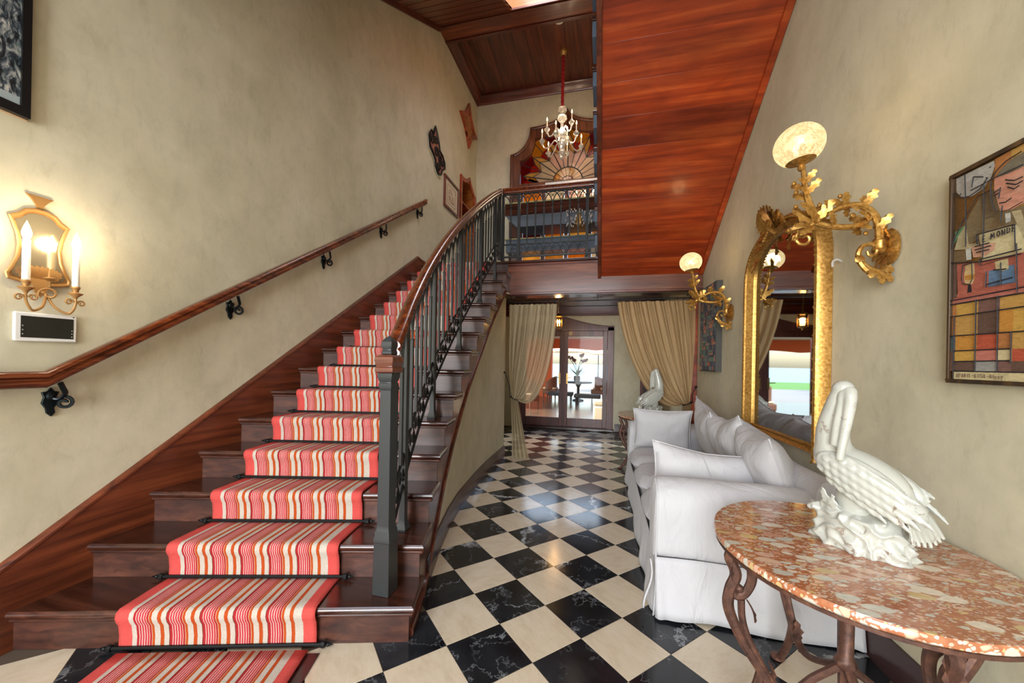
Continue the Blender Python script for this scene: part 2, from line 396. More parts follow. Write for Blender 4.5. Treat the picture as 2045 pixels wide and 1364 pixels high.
for x0, x1, y0, y1 in ((sk[0], sk[1], sk[3], sk[3]+.03), (sk[0], sk[1], sk[2]-.03, sk[2]), (sk[0]-.03, sk[0], sk[2], sk[3]), (sk[1], sk[1]+.03, sk[2], sk[3])):
    skm.hexa([(x0, y0, slope_z(y0)), (x1, y0, slope_z(y0)), (x1, y1, slope_z(y1)), (x0, y1, slope_z(y1)), (x0, y0, 7.6), (x1, y0, 7.6), (x1, y1, 7.6), (x0, y1, 7.6)])
obj('skylight_lining', skm, M['skyl'], ceil)
obj('roof_backing', MB().hexa([(XL, .45, slope_z(.45)+.032), (sk[0]-.03, .45, slope_z(.45)+.032), (sk[0]-.03, 5.66, slope_z(5.66)+.032), (XL, 5.66, slope_z(5.66)+.032), (XL, .45, slope_z(.45)+.1), (sk[0]-.03, .45, slope_z(.45)+.1), (sk[0]-.03, 5.66, slope_z(5.66)+.1), (XL, 5.66, slope_z(5.66)+.1)])
    .box(XL, 1.11, 5.67, 7.59, CZ+.022, CZ+.1).box(.42, 1.24, .4, 5.6, 7.42, 7.5).box(-.2, .42, .4, 4.0, 7.42, 7.5).box(XL, 1.5, -5.0, -2.45, 3.58, 3.68).box(XL, 1.5, -.15, .5, 3.58, 3.68).box(XL, -2.25, -2.45, -.15, 3.58, 3.68).box(.45, 1.5, -2.45, -.15, 3.58, 3.68), M['ceilw'], ceil)  # ceiling gap behind the camera is invented for the overhead fill
obj('sun_leak_panel', MB().hexa([(-.2, .45, slope_z(.45)), (-.172, .45, slope_z(.45)), (-.172, 4.0, slope_z(4.0)), (-.2, 4.0, slope_z(4.0)), (-.2, .45, 7.42), (-.172, .45, 7.42), (-.172, 4.0, 7.42), (-.2, 4.0, 7.42)]).box(-.2, 1.30, .40, .449, 3.6, 7.42), M['ceilx'], ceil)  # unseen panels added to keep sun from leaking through the roof gap
# cross beam between the sloped and the flat ceiling
obj('ceiling_beam', MB().box(XL, 1.17, 5.667, 5.93, 6.86, CZ+.02), M['ceilx'], ceil)
obj('beam_moulding', MB().box(XL, 1.17, 5.93, 5.985, 6.845, CZ), M['crownx'], ceil)
# crown mouldings
prof = [(0, 0), (.02, 0), (.035, .03), (.07, .05), (.10, .10), (.13, .125), (.13, .16), (0, .16)]
tr = MB(); tr.sweep([(XL, 5.985, 6.86), (XL, YB, 6.86)], prof)
obj('trim_1', tr, M['crown'], kind='structure')
tr = MB(); tr.sweep([(XL, YB, 6.86), (1.12, YB, 6.86)], prof)
obj('trim_2', tr, M['crownx'], kind='structure')
tr = MB(); pth = [(XL+.001, y_, slope_z(y_)-.075) for y_ in (.45, 2, 4, 5.667)]
tr.sweep(pth, [(0, 0), (.02, 0), (.035, .03), (.045, .08), (0, .08)])
obj('trim_3', tr, M['crown'], kind='structure')
# ---- landing slab, fascia, ceiling of the passage below
land = thing('landing', 'polished wood stair landing with deep red-brown fascia board above the curtains', 'landing', (-.1, 5.2, 2.36))
obj('landing_floor', MB().box(XL+.002, XR(7.6)-.005, 5.17, YB-.001, LANDZ-.035, LANDZ), M['mahog'], land, bev=.008)
obj('landing_core', MB().box(XL+.002, XR(8.05)-.005, 5.25, YB+.49, 2.62, LANDZ-.036), M['mahog'], land)
obj('fascia_board', MB().box(-1.355, XR(5.2)-.004, 5.2, 5.24, 2.40, LANDZ-.036), M['fascia'], land)
obj('fascia_bead', MB().box(-1.355, XR(5.2)-.004, 5.185, 5.245, 2.365, 2.40).box(-1.355, XR(5.2)-.004, 5.188, 5.24, LANDZ-.075, LANDZ-.036), M['crownx'], land, bev=.006)
obj('beam_underside', MB().box(-1.355, XR(5.2)-.004, 5.246, 5.46, 2.36, 2.62), M['mahog'], land)
# boards over the doors
obj('trim_4', MB().box(XL, XR(8.0), 8.03, 8.095, 2.42, 2.618).box(XL, XR(8.0), 8.01, 8.095, 2.42, 2.455), M['crownx'], kind='structure', bev=.006)
# arch jamb beside the right curtain
obj('trim_5', MB().box(XR(5.45)-.075, XR(5.4)-.002, 5.40, 5.56, 0, 2.36), M['soffit'], kind='structure', bev=.006)
# ---- baseboards
BP = [(0, 0), (.022, 0), (.022, .125), (.017, .135), (.017, .15), (.012, .165), (0, .165)]
obj('baseboard_right', MB().sweep([(XR(8.1), 8.1, 0), (XR(-4.9), -4.9, 0)], BP), M['basewood'], kind='structure')
obj('baseboard_far', MB().sweep([(DX1+.11, DY, 0), (XR(8.1)-.02, DY, 0)], BP), M['basewood'], kind='structure')
cw = [V(interp(y_, CWy, CWx), y_, 0) for y_ in [2.16+i*(5.434-2.16)/40 for i in range(41)]]
obj('baseboard_stair', MB().sweep(list(reversed(cw)), [(-a, b_) for a, b_ in BP]), M['basewood'], kind='structure')
# ---- curved plaster wall under the stair
SBy = [1.66,2.05,2.12,2.335,2.639,2.918,3.4,4.1,4.97,5.44]; SBz = [.0,.001,.02,.175,.43,.705,1.15,1.72,2.365,2.40]
wst = MB()
n = len(cw)
vs_ = []
for p in cw:
    t_ = interp(p.y, SBy, SBz)+.01
    t_ = min(t_, 2.6) if p.y < 5.19 else 2.358
    vs_ += [(p.x, p.y, 0), (p.x, p.y, t_), (p.x-.1, p.y, t_), (p.x-.1, p.y, 0)]
fs_ = []
for i in range(n-1):
    a = i*4; b_ = a+4
    fs_ += [(a, b_, b_+1, a+1), (a+1, b_+1, b_+2, a+2), (a+2, b_+2, b_+3, a+3), (a+3, b_+3, b_, a)]
fs_ += [(0, 1, 2, 3), ((n-1)*4+3, (n-1)*4+2, (n-1)*4+1, (n-1)*4)]
wst.add(vs_, fs_)
obj('wall_stair', wst, M['plaster'], kind='structure', sharp=50)
# ================================================================== MAIN STAIR
st = thing('staircase', 'curved flight of dark mahogany steps rising along the left wall', 'staircase', (-1.8, 1.4, 0))
def inset(k, d):
    """nosing line k moved back (up the stair) by d"""
    a, b_ = NL(k), NR(k); t = (b_-a).normalized(); nrm = V(-t.y, t.x, 0)
    return a+nrm*d, b_+nrm*d
NT = .036
for k in range(1, 15):
    z = k*H_; a, b_ = NL(k), NR(k); c, d = inset(k+1, .03)
    c.x = NLx; a = V(NLx, a.y, 0)
    # tread with rounded nosing in front and on the open end
    ro = [(.012, -NT), (.003, -NT+.008), (0, -NT/2), (.003, -.008), (.012, 0)]
    t_ = (b_-a).normalized(); nr = V(-t_.y, t_.x, 0)
    vs_ = []
    for (ins, zz) in ro:
        q = [a+nr*ins, b_+nr*ins-t_*ins, V(d.x, d.y, 0)-t_*ins, V(c.x, c.y, 0)]
        vs_ += [(p.x, p.y, z+zz) for p in q]
    fs_ = []
    for i in range(4):
        for j in range(4): fs_.append((i*4+j, i*4+(j+1) % 4, (i+1)*4+(j+1) % 4, (i+1)*4+j))
    fs_ += [(3, 2, 1, 0), (16, 17, 18, 19)]
    obj('tread', MB().add(vs_, fs_), M['mahog'], st, sharp=40)
for k in range(1, 16):
    a, b_ = inset(k, .03); e, f_ = inset(k, .05); t_ = (b_-a).normalized(); b2 = b_-t_*.028; f2 = f_-t_*.028
    z0 = (k-1)*H_+.0005; z1 = k*H_-NT
    a.x = e.x = NLx
    if k == 15: b2.x = f2.x = -1.33
    obj('riser', MB().hexa([(a.x, a.y, z0), (b2.x, b2.y, z0), (f2.x, f2.y, z0), (e.x, e.y, z0), (a.x, a.y, z1), (b2.x, b2.y, z1), (f2.x, f2.y, z1), (e.x, e.y, z1)]), M['riser'], st)
    if k < 15:
        g_, h_2 = inset(k, .014)
        g_.x = NLx; h2 = h_2-t_*.012
        obj('cove_moulding', MB().hexa([(g_.x, g_.y, z1-.018), (h2.x, h2.y, z1-.018), (b_.x, b_.y, z1-.018), (a.x, a.y, z1-.018), (g_.x, g_.y, z1), (h2.x, h2.y, z1), (b_.x, b_.y, z1), (a.x, a.y, z1)]), M['riser'], st, bev=.006)
# outer cut stringer
so = MB()
def sx(y): return interp(y, RYs, RXs)-.03
for k in range(1, 16):
    ya = inset(k, .03)[1].y; yb = inset(k+1, .03)[1].y if k < 15 else 5.2
    if k == 15: continue
    N = 5
    for i in range(N):
        y0 = lerp(ya, yb, i/N); y1 = lerp(ya, yb, (i+1)/N)
        zb0 = max(0.002, interp(y0, SBy, SBz)); zb1 = max(0.002, interp(y1, SBy, SBz)); zt = k*H_-NT
        so.hexa([(sx(y0), y0, zb0), (sx(y0)-.045, y0, zb0), (sx(y1)-.045, y1, zb1), (sx(y1), y1, zb1), (sx(y0), y0, zt), (sx(y0)-.045, y0, zt), (sx(y1)-.045, y1, zt), (sx(y1), y1, zt)])
obj('stringer', so, M['mahogy'], st, sharp=60)
# filler between stringer and plaster and moulding on its lower edge
ys_ = [1.74+i*(5.2-1.74)/44 for i in range(45)]
mo = MB().sweep([(sx(y_), y_, max(.012, interp(y_, SBy, SBz))) for y_ in ys_], [(-.13, -.010), (.010, -.010), (.016, .0), (.016, .018), (.008, .032), (0, .032), (-.02, .0), (-.13, .0)])
obj('stringer_moulding', mo, M['mahogy'], st, sharp=50)
# end returns of the treads
for k in range(1, 15):
    pa = inset(k, .012)[1]; pb = inset(k+1, .03)[1]; z = k*H_
    obj('return_moulding', MB().hexa([(pa.x-.03, pa.y, z-NT-.018), (pa.x-.014, pa.y, z-NT-.018), (pb.x-.014, pb.y, z-NT-.018), (pb.x-.03, pb.y, z-NT-.018), (pa.x-.03, pa.y, z-NT), (pa.x-.006, pa.y, z-NT), (pb.x-.006, pb.y, z-NT), (pb.x-.03, pb.y, z-NT)]), M['mahogy'], st)
# skirt board on the left wall
sk_ = MB(); SKy = [.62, 1.133, 5.08]; SKz = [.065, .393, 2.934]
p4 = [(NLx, .62, 0), (NLx, .62, .06), (NLx, 1.133, .393), (NLx, 5.08, 2.934), (NLx, 5.32, 2.934), (NLx, 5.32, LANDZ+.0), (NLx, 5.32, 2.6), (NLx, 1.3, 0)]
sk_.prism([(p[0]+.001, p[1], p[2]) for p in p4], (.028, 0, 0))
obj('skirt_board', sk_, M['skirt'], st)
obj('skirt_cap', MB().sweep([(NLx, .60, .06), (NLx, 1.133, .393), (NLx, 5.08, 2.934), (NLx, 5.34, 2.86)], [(0, 0), (.036, 0), (.036, .012), (.024, .022), (0, .026)]), M['skirt'], st, sharp=50)
# ================================================================== UPPER FLIGHT (seen from below)
fl = thing('upper_staircase', 'second stair flight overhead with glowing red-brown boarded underside', 'staircase', (.55, 5.0, 2.55))
FS = .665
def sof(y): return 2.585+FS*(5.2-y)
XF = -.105
y = 5.198; i = 0
while y > .7:
    y2 = y-.233
    x1a, x1b = XR(y)-.05, XR(y2)-.05
    a, b_ = XF+.03, 0
    obj('soffit_plank', MB().hexa([(a, y2+.001, sof(y2)), (x1b, y2+.001, sof(y2)), (x1a, y-.001, sof(y)), (a, y-.001, sof(y)), (a, y2+.001, sof(y2)+.02), (x1b, y2+.001, sof(y2)+.02), (x1a, y-.001, sof(y)+.02), (a, y-.001, sof(y)+.02)]), M['soffit'], fl, bev=.0012)
    y = y2
ye = y
def strip(x0, x1, y0, y1, zb, zt, m_, nm):
    obj(nm, MB().hexa([(x0(y1), y1, sof(y1)+zb), (x1(y1), y1, sof(y1)+zb), (x1(y0), y0, sof(y0)+zb), (x0(y0), y0, sof(y0)+zb), (x0(y1), y1, sof(y1)+zt), (x1(y1), y1, sof(y1)+zt), (x1(y0), y0, sof(y0)+zt), (x0(y0), y0, sof(y0)+zt)]), m_, fl, bev=.006)
strip(lambda y_: XF, lambda y_: XF+.045, 5.198, ye, -.03, .34, M['mahogy'], 'outer_stringer')
strip(lambda y_: XR(y_)-.058, lambda y_: XR(y_)-.003, 5.198, ye, -.03, .05, M['soffit'], 'wall_moulding')
strip(lambda y_: XF+.046, lambda y_: XR(y_)-.004, 5.198, ye, .022, .06, M['mahogy'], 'flight_core')
M['slate'] = pl('slate_sheen_tone', srgb(84, 96, 110), .3, coat=.3)  # bracket colour carries the daylight reflected on dark glossy wood ends
for i in range(14):
    yy = 5.06-i*.2855; zz = LANDZ+.19*(i+1)
    obj('tread', MB().box(XF-.040, XR(yy)-.005, yy-.30, yy, zz-.035, zz), M['mahog'], fl, bev=.006)
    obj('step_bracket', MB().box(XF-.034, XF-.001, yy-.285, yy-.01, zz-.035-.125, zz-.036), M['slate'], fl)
# ================================================================== STAIR RUNNER
def runner_mat(nm='striped_runner', axis=0):
    m, nt, b = newmat(nm)
    uv = nt.nodes.new('ShaderNodeUVMap'); sp = nt.nodes.new('ShaderNodeSeparateXYZ'); nt.links.new(uv.outputs['UV'], sp.inputs[0])
    u = sp.outputs[axis]
    def mth(op, a, b_=None):
        n_ = nd(nt, 'ShaderNodeMath', operation=op)
        for i, s in enumerate((a, b_)):
            if s is None: continue
            if isinstance(s, (int, float)): n_.inputs[i].default_value = s
            else: nt.links.new(s, n_.inputs[i])
        return n_.outputs[0]
    t = mth('FRACT', mth('MULTIPLY', mth('SUBTRACT', u, .085), 5.0/.83))
    coral = srgb(198, 78, 72); crm = srgb(186, 176, 163); red = srgb(160, 40, 44); dk = srgb(122, 46, 36); pk = srgb(178, 52, 62); org = srgb(172, 72, 28)
    wt = srgb(206, 172, 160)
    stops = [(0, dk), (.03, red), (.10, wt), (.125, pk), (.175, wt), (.20, pk), (.25, wt), (.275, pk), (.325, wt), (.35, pk), (.40, srgb(198, 164, 142)), (.42, red), (.48, srgb(190, 156, 124)), (.50, org), (.57, crm), (.735, org), (.85, crm), (.99, crm)]
    r = ramp(nt, t, stops, 'CONSTANT')
    # borders
    edge = mth('MINIMUM', u, mth('SUBTRACT', 1.0, u)); isb = mth('LESS_THAN', edge, .067)
    c = mixc(nt, isb, r.outputs['Color'], coral)
    isw = mth('MULTIPLY', mth('GREATER_THAN', edge, .067), mth('LESS_THAN', edge, .09)); c = mixc(nt, isw, c, crm)
    v = sp.outputs[1-axis]
    wv = nd(nt, 'ShaderNodeTexWave'); wv.inputs['Scale'].default_value = 60
    tc = nt.nodes.new('ShaderNodeTexCoord'); nt.links.new(tc.outputs['Object'], wv.inputs['Vector'])
    n_ = noise(nt, tc.outputs['Object'], 260, 3)
    r2 = ramp(nt, n_.outputs['Fac'], [(.3, (.78, .78, .78, 1)), (.7, (1.1, 1.1, 1.1, 1))])
    c = mixc(nt, 1.0, c, r2.outputs['Color'], 'MULTIPLY')
    nt.links.new(c, b.inputs['Base Color']); b.inputs['Roughness'].default_value = .92; b.inputs['Specular IOR Level'].default_value = .15
    bump(nt, b, n_.outputs['Fac'], .5, .004)
    return m
M['runner'] = runner_mat()
RLx = [-2.215,-2.284,-2.336,-2.388,-2.439,-2.478,-2.513,-2.538,-2.556,-2.566,-2.574,-2.584,-2.59,-2.595,-2.60]
RW = .93
rows = []      # each row: left point, right point
def row(k, d, z, push=0):
    """cross row on step k, d behind the nosing"""
    a, b_ = NL(k), NR(k); t_ = (b_-a).normalized(); nr = V(-t_.y, t_.x, 0)
    f_ = (RLx[k-1]-a.x)/(b_.x-a.x); p = a+(b_-a)*f_
    w_ = RW*min(1.0, .985+.0*k)
    l = p+nr*d; r_ = p+t_*w_+nr*d
    return V(l.x, l.y, z), V(r_.x, r_.y, z)
for k in range(1, 16):
    z = k*H_; z0 = (k-1)*H_
    rows.append(row(k, .012, z0+.004)); rows.append(row(k, .004, z0+.03)); rows.append(row(k, .006, z0+.07)); rows.append(row(k, .0, z-.065))
    rows.append(row(k, -.012, z-.042)); rows.append(row(k, -.018, z-.02)); rows.append(row(k, -.012, z+.002)); rows.append(row(k, .006, z+.013)); rows.append(row(k, .05, z+.012))
    if k < 15:
        a1 = row(k, .16, z+.0105); a2 = row(k+1, -.06, z+.01)
        rows.append((a1[0].lerp(a2[0], .5), a1[1].lerp(a2[1], .5)))
        rows.append(row(k+1, .0, z+.009))
ru = MB(); nr_ = len(rows); NU = 40
def rfn(u, v):
    i = min(int(round(v*(nr_-1))), nr_-1); l, r_ = rows[i]; return l.lerp(r_, u)
ru.grid(rfn, NU, nr_-1, uv=True)
run = obj('stair_runner', ru, M['runner'], sharp=60)
tag(run, 'coral, cream and orange striped carpet runner climbing the staircase', 'carpet')
sm = run.modifiers.new('thick', 'SOLIDIFY'); sm.thickness = .008; sm.offset = -1
# stair rods
ordn = ['lowest', 'second', 'third', 'fourth', 'fifth', 'sixth', 'seventh', 'eighth', 'ninth', 'tenth', 'eleventh', 'twelfth', 'thirteenth', 'fourteenth', 'topmost']
for k in range(1, 13):
    l, r_ = row(k, -.002, (k-1)*H_+.02); t_ = (r_-l).normalized(); a = l-t_*.035; b_ = r_+t_*.035
    e = thing('stair_rod', '%s black stair rod, at the foot of the %s carpeted riser' % (ordn[k-1], ordn[k-1] if k > 1 else 'lowest'), 'stair rod', tuple((a+b_)/2-V(0, 0, .012)), 'black rods holding the stair runner')
    obj('rod', MB().tube([a, b_], .0085, 8), M['irondark'], e)
    for q, s in ((a, -1), (b_, 1)):
        obj('finial', MB().lathe([(.004, -.012), (.014, -.010), (.016, 0), (.014, .010), (.004, .012)], (0, 0, 0), 8).ball((0, 0, .024), .010, 8, 6).lathe([(.008, .03), (.001, .05)], (0, 0, 0), 8).xf(Matrix.Translation(q) @ (t_*s).to_track_quat('Z', 'Y').to_matrix().to_4x4()), M['irondark'], e)
# loose mat at the foot of the stair
rm = MB()
c0, c1 = V(-2.150, 1.272, 0), V(-1.365, 1.505, 0); dr = (c1-c0).normalized(); dn = V(dr.y, -dr.x, 0)
c0 -= dr*0.03; c1 += dr*.02
def rgn(u, v): p = (c0+(c1-c0)*u)+dn*(1.1*v); return V(p.x, p.y, .014)
rm.grid(rgn, 30, 16, uv=True)
mt = thing('floor_mat', 'striped coral and cream carpet mat lying before the first step', 'mat', tuple((c0+c1)/2+dn*.55))
o = obj('mat_carpet', rm, M['runner'], mt); sm = o.modifiers.new('thick', 'SOLIDIFY'); sm.thickness = .008; sm.offset = -1
q = [c0+dn*-.015, c1+dn*-.015]
obj('mat_border', MB().hexa([tuple(c0+dn*-.006)[:2]+(.013,), tuple(c1+dn*-.006)[:2]+(.013,), tuple(c1+dn*.022)[:2]+(.0155,), tuple(c0+dn*.022)[:2]+(.0155,)]+[tuple(p)[:2]+(.0185,) for p in (c0+dn*-.004, c1+dn*-.004, c1+dn*.022, c0+dn*.022)]), pl('coral_binding', srgb(222, 84, 76), .9), mt)
g0 = c0-dr*.02; g1 = c1+dr*.055
obj('mat_backing', MB().hexa([(g0.x, g0.y, .0015), (g1.x, g1.y, .0015)]+[tuple((p+dn*1.12))[:2]+(.0015,) for p in (g1, g0)]+[(g0.x, g0.y, .0055), (g1.x, g1.y, .0055)]+[tuple((p+dn*1.12))[:2]+(.0055,) for p in (g1, g0)]), M['basewood'], mt)
# ================================================================== STAIR RAILING
def RP(y, z): return V(interp(y, RYs, RXs)-.17, y, z)
HTy = [1.78,1.828,2.088,2.394,2.805,3.189,3.635,4.189,4.866,5.15]; HTz = [1.50,1.536,1.745,1.98,2.295,2.60,2.92,3.292,3.72,3.875]
def HT(y): return interp(y, HTy, HTz)
def BT(y): return .852+.757*(y-2.056)
M['rail'] = wood('handrail_wood', srgb(54, 22, 10), srgb(102, 46, 20), srgb(146, 76, 36), 'Y', .26, .5, 1.6)
rg = thing('stair_railing', 'black wrought iron balustrade with wooden handrail curving up the stair', 'railing', (-1.1, 1.77, H_))
hp = smooth_path([RP(y_, HT(y_)-.035) for y_ in [1.79, 1.95, 2.2, 2.6, 3.0, 3.4, 3.8, 4.3, 4.8, 5.10]], 5)
HPROF = [(-.033, -.034), (-.022, -.046), (.022, -.046), (.033, -.034), (.034, -.020), (.024, -.010), (.023, -.002), (.036, .008), (.035, .022), (.024, .033), (.010, .037), (-.010, .037), (-.024, .033), (-.035, .022), (-.036, .008), (-.023, -.002), (-.024, -.010), (-.034, -.020)]
obj('handrail', MB().sweep(hp, HPROF), M['rail'], rg, sharp=50)
obj('rail_strap', MB().sweep([p-V(0, 0, .056) for p in hp], [(-.016, -.004), (.016, -.004), (.016, .006), (-.016, .006)]), M['iron'], rg)
yy = [1.80+i*(5.12-1.80)/48 for i in range(49)]
for dz, nm in ((0, 'upper_band_bar'), (-.19, 'lower_band_bar')):
    obj(nm, MB().sweep([RP(y_, BT(y_)+dz) for y_ in yy], [(-.006, -.011), (.006, -.011), (.006, .011), (-.006, .011)]), M['irondark'], rg)
# newel
nx, ny = -1.098, 1.765
nb = MB(); Q = (nx, ny, H_)
nb.lathe([(.046, 0), (.047, .01), (.044, .27), (.047, .275), (.047, .29), (.042, .305), (.042, .325), (.036, .34), (.0345, .36), (.031, 1.06), (.034, 1.065), (.037, 1.08), (.037, 1.095), (.033, 1.10), (.038, 1.115), (.042, 1.13), (.042, 1.15)], Q, 4, sq=True)
nw = obj('newel_post', nb, M['iron'], rg, sharp=25, bev=.003)
obj('newel_cap', MB().lathe([(.046, 1.15), (.052, 1.158), (.052, 1.178), (.046, 1.183), (.048, 1.19), (.054, 1.215), (.052, 1.232), (.040, 1.242), (.03, 1.246)], Q, 4, sq=True), M['fascia'], nw, sharp=25, bev=.003)
obj('finial', MB().lathe([(.026, 1.246), (.029, 1.25), (.029, 1.262), (.024, 1.27), (.027, 1.278), (.031, 1.295), (.030, 1.312), (.018, 1.332), (.008, 1.340), (.006, 1.344)], Q, 4, sq=True), M['iron'], nw, sharp=25, bev=.004)
posts = [2.06, 2.78, 3.50, 4.22, 4.90]
def tread_z(p):
    best = 0
    for k in range(1, 15):
        a, b_ = NL(k), NR(k); t_ = (b_-a).normalized(); nr = V(-t_.y, t_.x, 0)
        if (p-a).dot(nr) > .02: best = k
    return best*H_
for y_ in posts:
    p = RP(y_, 0); z0 = tread_z(p)+.0005; z1 = HT(y_)-.088
    pb_ = MB().lathe([(.032, 0), (.034, .012), (.030, .02), (.022, .05), (.0185, .07), (.0175, .25), (.0175, z1-z0)], (p.x, p.y, z0), 4, sq=True)
    obj('post', pb_, M['iron'], rg, sharp=25)
obj('post', MB().lathe([(.024, 0), (.022, .2), (.022, 1.0)], (RP(5.11, 0).x, 5.11, LANDZ+.0008), 4, sq=True), M['iron'], rg, sharp=25)
bal = [1.86+i*.117 for i in range(28)]
def spiral(c, ex, ez, r0, r1, a0, turns, n=18):
    return [c+ex*(math.cos(a0+turns*2*PI*i/n)*lerp(r0, r1, i/n))+ez*(math.sin(a0+turns*2*PI*i/n)*lerp(r0, r1, i/n)) for i in range(n+1)]
for i, y_ in enumerate(bal):
    if min(abs(y_-q_) for q_ in posts+[5.11]) < .045 and y_ < 5: continue
    p = RP(y_, BT(y_)); zt = HT(y_)-.29
    bb = MB().lathe([(.0095, 0), (.0095, zt-p.z)], p, 4, sq=True)
    b_o = obj('baluster', bb, M['iron'], rg, sharp=25)
    obj('collar', MB().lathe([(.013, zt-p.z-.012), (.015, zt-p.z-.006), (.013, zt-p.z)], p, 8), M['iron'], b_o)
    ar = MB()
    for s in (-1, 1):
        pts = []
        for q_ in range(9):
            f_ = q_/8; y2 = y_+s*.117*(1-math.cos(f_*PI/2)); y2 = min(max(y2, 1.79), 5.12)
            pts.append(RP(y2, lerp(zt-.01, HT(y2)-.092, math.sin(f_*PI/2))))
        ar.tube(pts, [.0085]*9, 6, flat=.55)
    c_ = RP(y_, HT(y_)-.165); ey = (RP(y_+.01, 0)-RP(y_, 0)).normalized()
    ar.tube(spiral(c_+ey*.018, ey, V(0, 0, 1), .026, .006, PI, -1.3), .0042, 5).tube(spiral(c_-ey*.018, ey, V(0, 0, 1), .026, .006, 0, 1.3), .0042, 5)
    obj('arch_tracery', ar, M['iron'], b_o)
for i in range(28):
    y_ = bal[i]-.03
    if y_ > 5.0: continue
    c_ = RP(y_, BT(y_)-.095); ey = (RP(y_+.05, BT(y_+.05))-RP(y_, BT(y_))).normalized(); ez = V(0, 0, 1)
    sc_ = MB()
    sc_.tube(spiral(c_+ey*.026+ez*.028, ey, ez, .036, .008, -PI*.5, 1.35), .005, 5).tube(spiral(c_-ey*.026-ez*.028, ey, ez, .036, .008, PI*.5, 1.35), .005, 5)
    sc_.ball(c_+ey*.026+ez*.028, .010, 6, 4).ball(c_-ey*.026-ez*.028, .010, 6, 4)
    sc_.tube([c_+ez*.09-ey*.045, c_+ez*.03-ey*.028, c_+ez*-.085+ey*.04], .0045, 5)
    obj('scroll', sc_, M['irondark'], rg)
# landing railing
lg = thing('landing_railing', 'iron railing with gothic arches along the edge of the upper landing', 'railing', (-.78, 5.2, LANDZ))
LY = 5.215; xa, xb = -1.455, XF-.02
obj('handrail', MB().sweep([(xa, LY, 3.865), (xb, LY, 3.865)], HPROF), M['rail'], lg, sharp=50)
obj('bottom_bar', MB().box(xa, xb, LY-.012, LY+.012, 2.905, 2.925), M['iron'], lg)
obj('band_bar', MB().box(xa, xb, LY-.010, LY+.010, 3.085, 3.10), M['iron'], lg)
obj('rail_strap', MB().box(xa, xb, LY-.015, LY+.015, 3.805, 3.818), M['iron'], lg)
for x_ in (-1.445, -1.215, -.26, xb+.012):
    obj('post', MB().lathe([(.026, 0), (.02, .05), (.018, .09), (.018, .955)], (x_, LY, LANDZ+.0005), 4, sq=True), M['iron'], lg, sharp=25)
nb_ = 11; xs_ = [-1.215+i*(.955/8) for i in range(-1, 9)]
for x_ in xs_:
    if abs(x_+1.215) > .03 and abs(x_+.26) > .03:
        b_o = obj('baluster', MB().lathe([(.009, 0), (.009, .50)], (x_, LY, 3.10), 4, sq=True), M['iron'], lg, sharp=25)
        obj('collar', MB().lathe([(.012, .488), (.014, .495), (.012, .502)], (x_, LY, 3.10), 8), M['iron'], b_o)
    ar = MB()
    for s in (-1, 1):
        pts = []
        for q_ in range(10):
            f_ = q_/9; pts.append((min(max(x_+s*.119*(1-math.cos(f_*PI/2)), xa), xb), LY, lerp(3.60, 3.80, math.sin(f_*PI/2))))
        ar.tube(pts, .0075, 6, flat=.6)
    c_ = V(x_, LY, 3.745); ey = V(1, 0, 0); ez = V(0, 0, 1)
    ar.tube(spiral(c_+ey*.02, ey, ez, .028, .006, PI, -1.3), .0042, 5).tube(spiral(c_-ey*.02, ey, ez, .028, .006, 0, 1.3), .0042, 5)
    obj('arch_tracery', ar, M['iron'], lg)
for i in range(len(xs_)-1):
    c_ = V((xs_[i]+xs_[i+1])/2, LY, 3.01); ey = V(1, 0, 0); ez = V(0, 0, 1); sc_ = MB()
    sc_.tube([c_+ey*(math.cos(a_)*.054)+ez*(math.sin(a_)*.07-.005) for a_ in [2*PI*q_/20 for q_ in range(20)]], .0045, 5, closed=True)
    for s in (-1, 1): sc_.tube(spiral(c_+ey*s*.024+ez*.01, ey*s, ez, .028, .006, PI*.9, -1.4), .0045, 5)
    obj('scroll', sc_, M['iron'], lg)
# wall handrail on the left
wh = thing('wall_handrail', 'long mahogany handrail on scrolled black brackets along the left wall', 'handrail', (-2.66, 1.25, 1.18))
HW = lambda y_: 1.287 if y_ < 1.25 else 1.287+(y_-1.25)*((3.81-1.287)/(5.18-1.25))
obj('rail', MB().sweep([(-2.655, .55, 1.285), (-2.655, 1.24, 1.287), (-2.655, 5.18, 3.81), ], [(a*.92, b_*.95) for a, b_ in HPROF]), M['rail'], wh, sharp=50)
obj('rail_return', MB().sweep([(-2.655, 5.178, 3.809), (-2.69, 5.215, 3.815), (-2.729, 5.22, 3.805)], [(a*.85, b_*.9) for a, b_ in HPROF]), M['rail'], wh, sharp=50)
M['greeniron'] = pl('bracket_iron', srgb(26, 34, 38), .35, .6)
for y_ in (1.29, 2.223, 3.171, 4.14, 5.058):
    z = HW(y_)-.048; br = MB()
    P = lambda a, b_, c_: (XL+a, y_+b_, z+c_)
    # wall plate with lobed outline, scroll arm and volute
    pz = [(-.012, -.155), (.006, -.175), (.020, -.155), (.016, -.13), (.03, -.105), (.024, -.075), (.034, -.05), (.016, -.045), (.004, -.025), (-.010, -.045), (-.03, -.05), (-.022, -.075), (-.03, -.105), (-.016, -.13)]
    bo = obj('bracket', MB().prism([P(.001, a, c_) for a, c_ in pz], (.012, 0, 0)), M['greeniron'], wh, bev=.003)
    br.tube(smooth_path([P(.012, .0, -.075), P(.035, .02, -.085), P(.062, .03, -.06), P(.070, .018, -.03), P(.075, .004, .0)], 5), .008, 6, flat=1.5)
    c_ = V(*P(.045, .035, -.105)); br.tube(spiral(c_, V(.5, .86, 0), V(0, 0, 1), .034, .008, PI*.6, -1.3), .008, 6, flat=1.2)
    br.ball(P(.018, 0, -.07), (.014, .018, .022), 8, 6)
    obj('scroll_arm', br, M['greeniron'], bo)
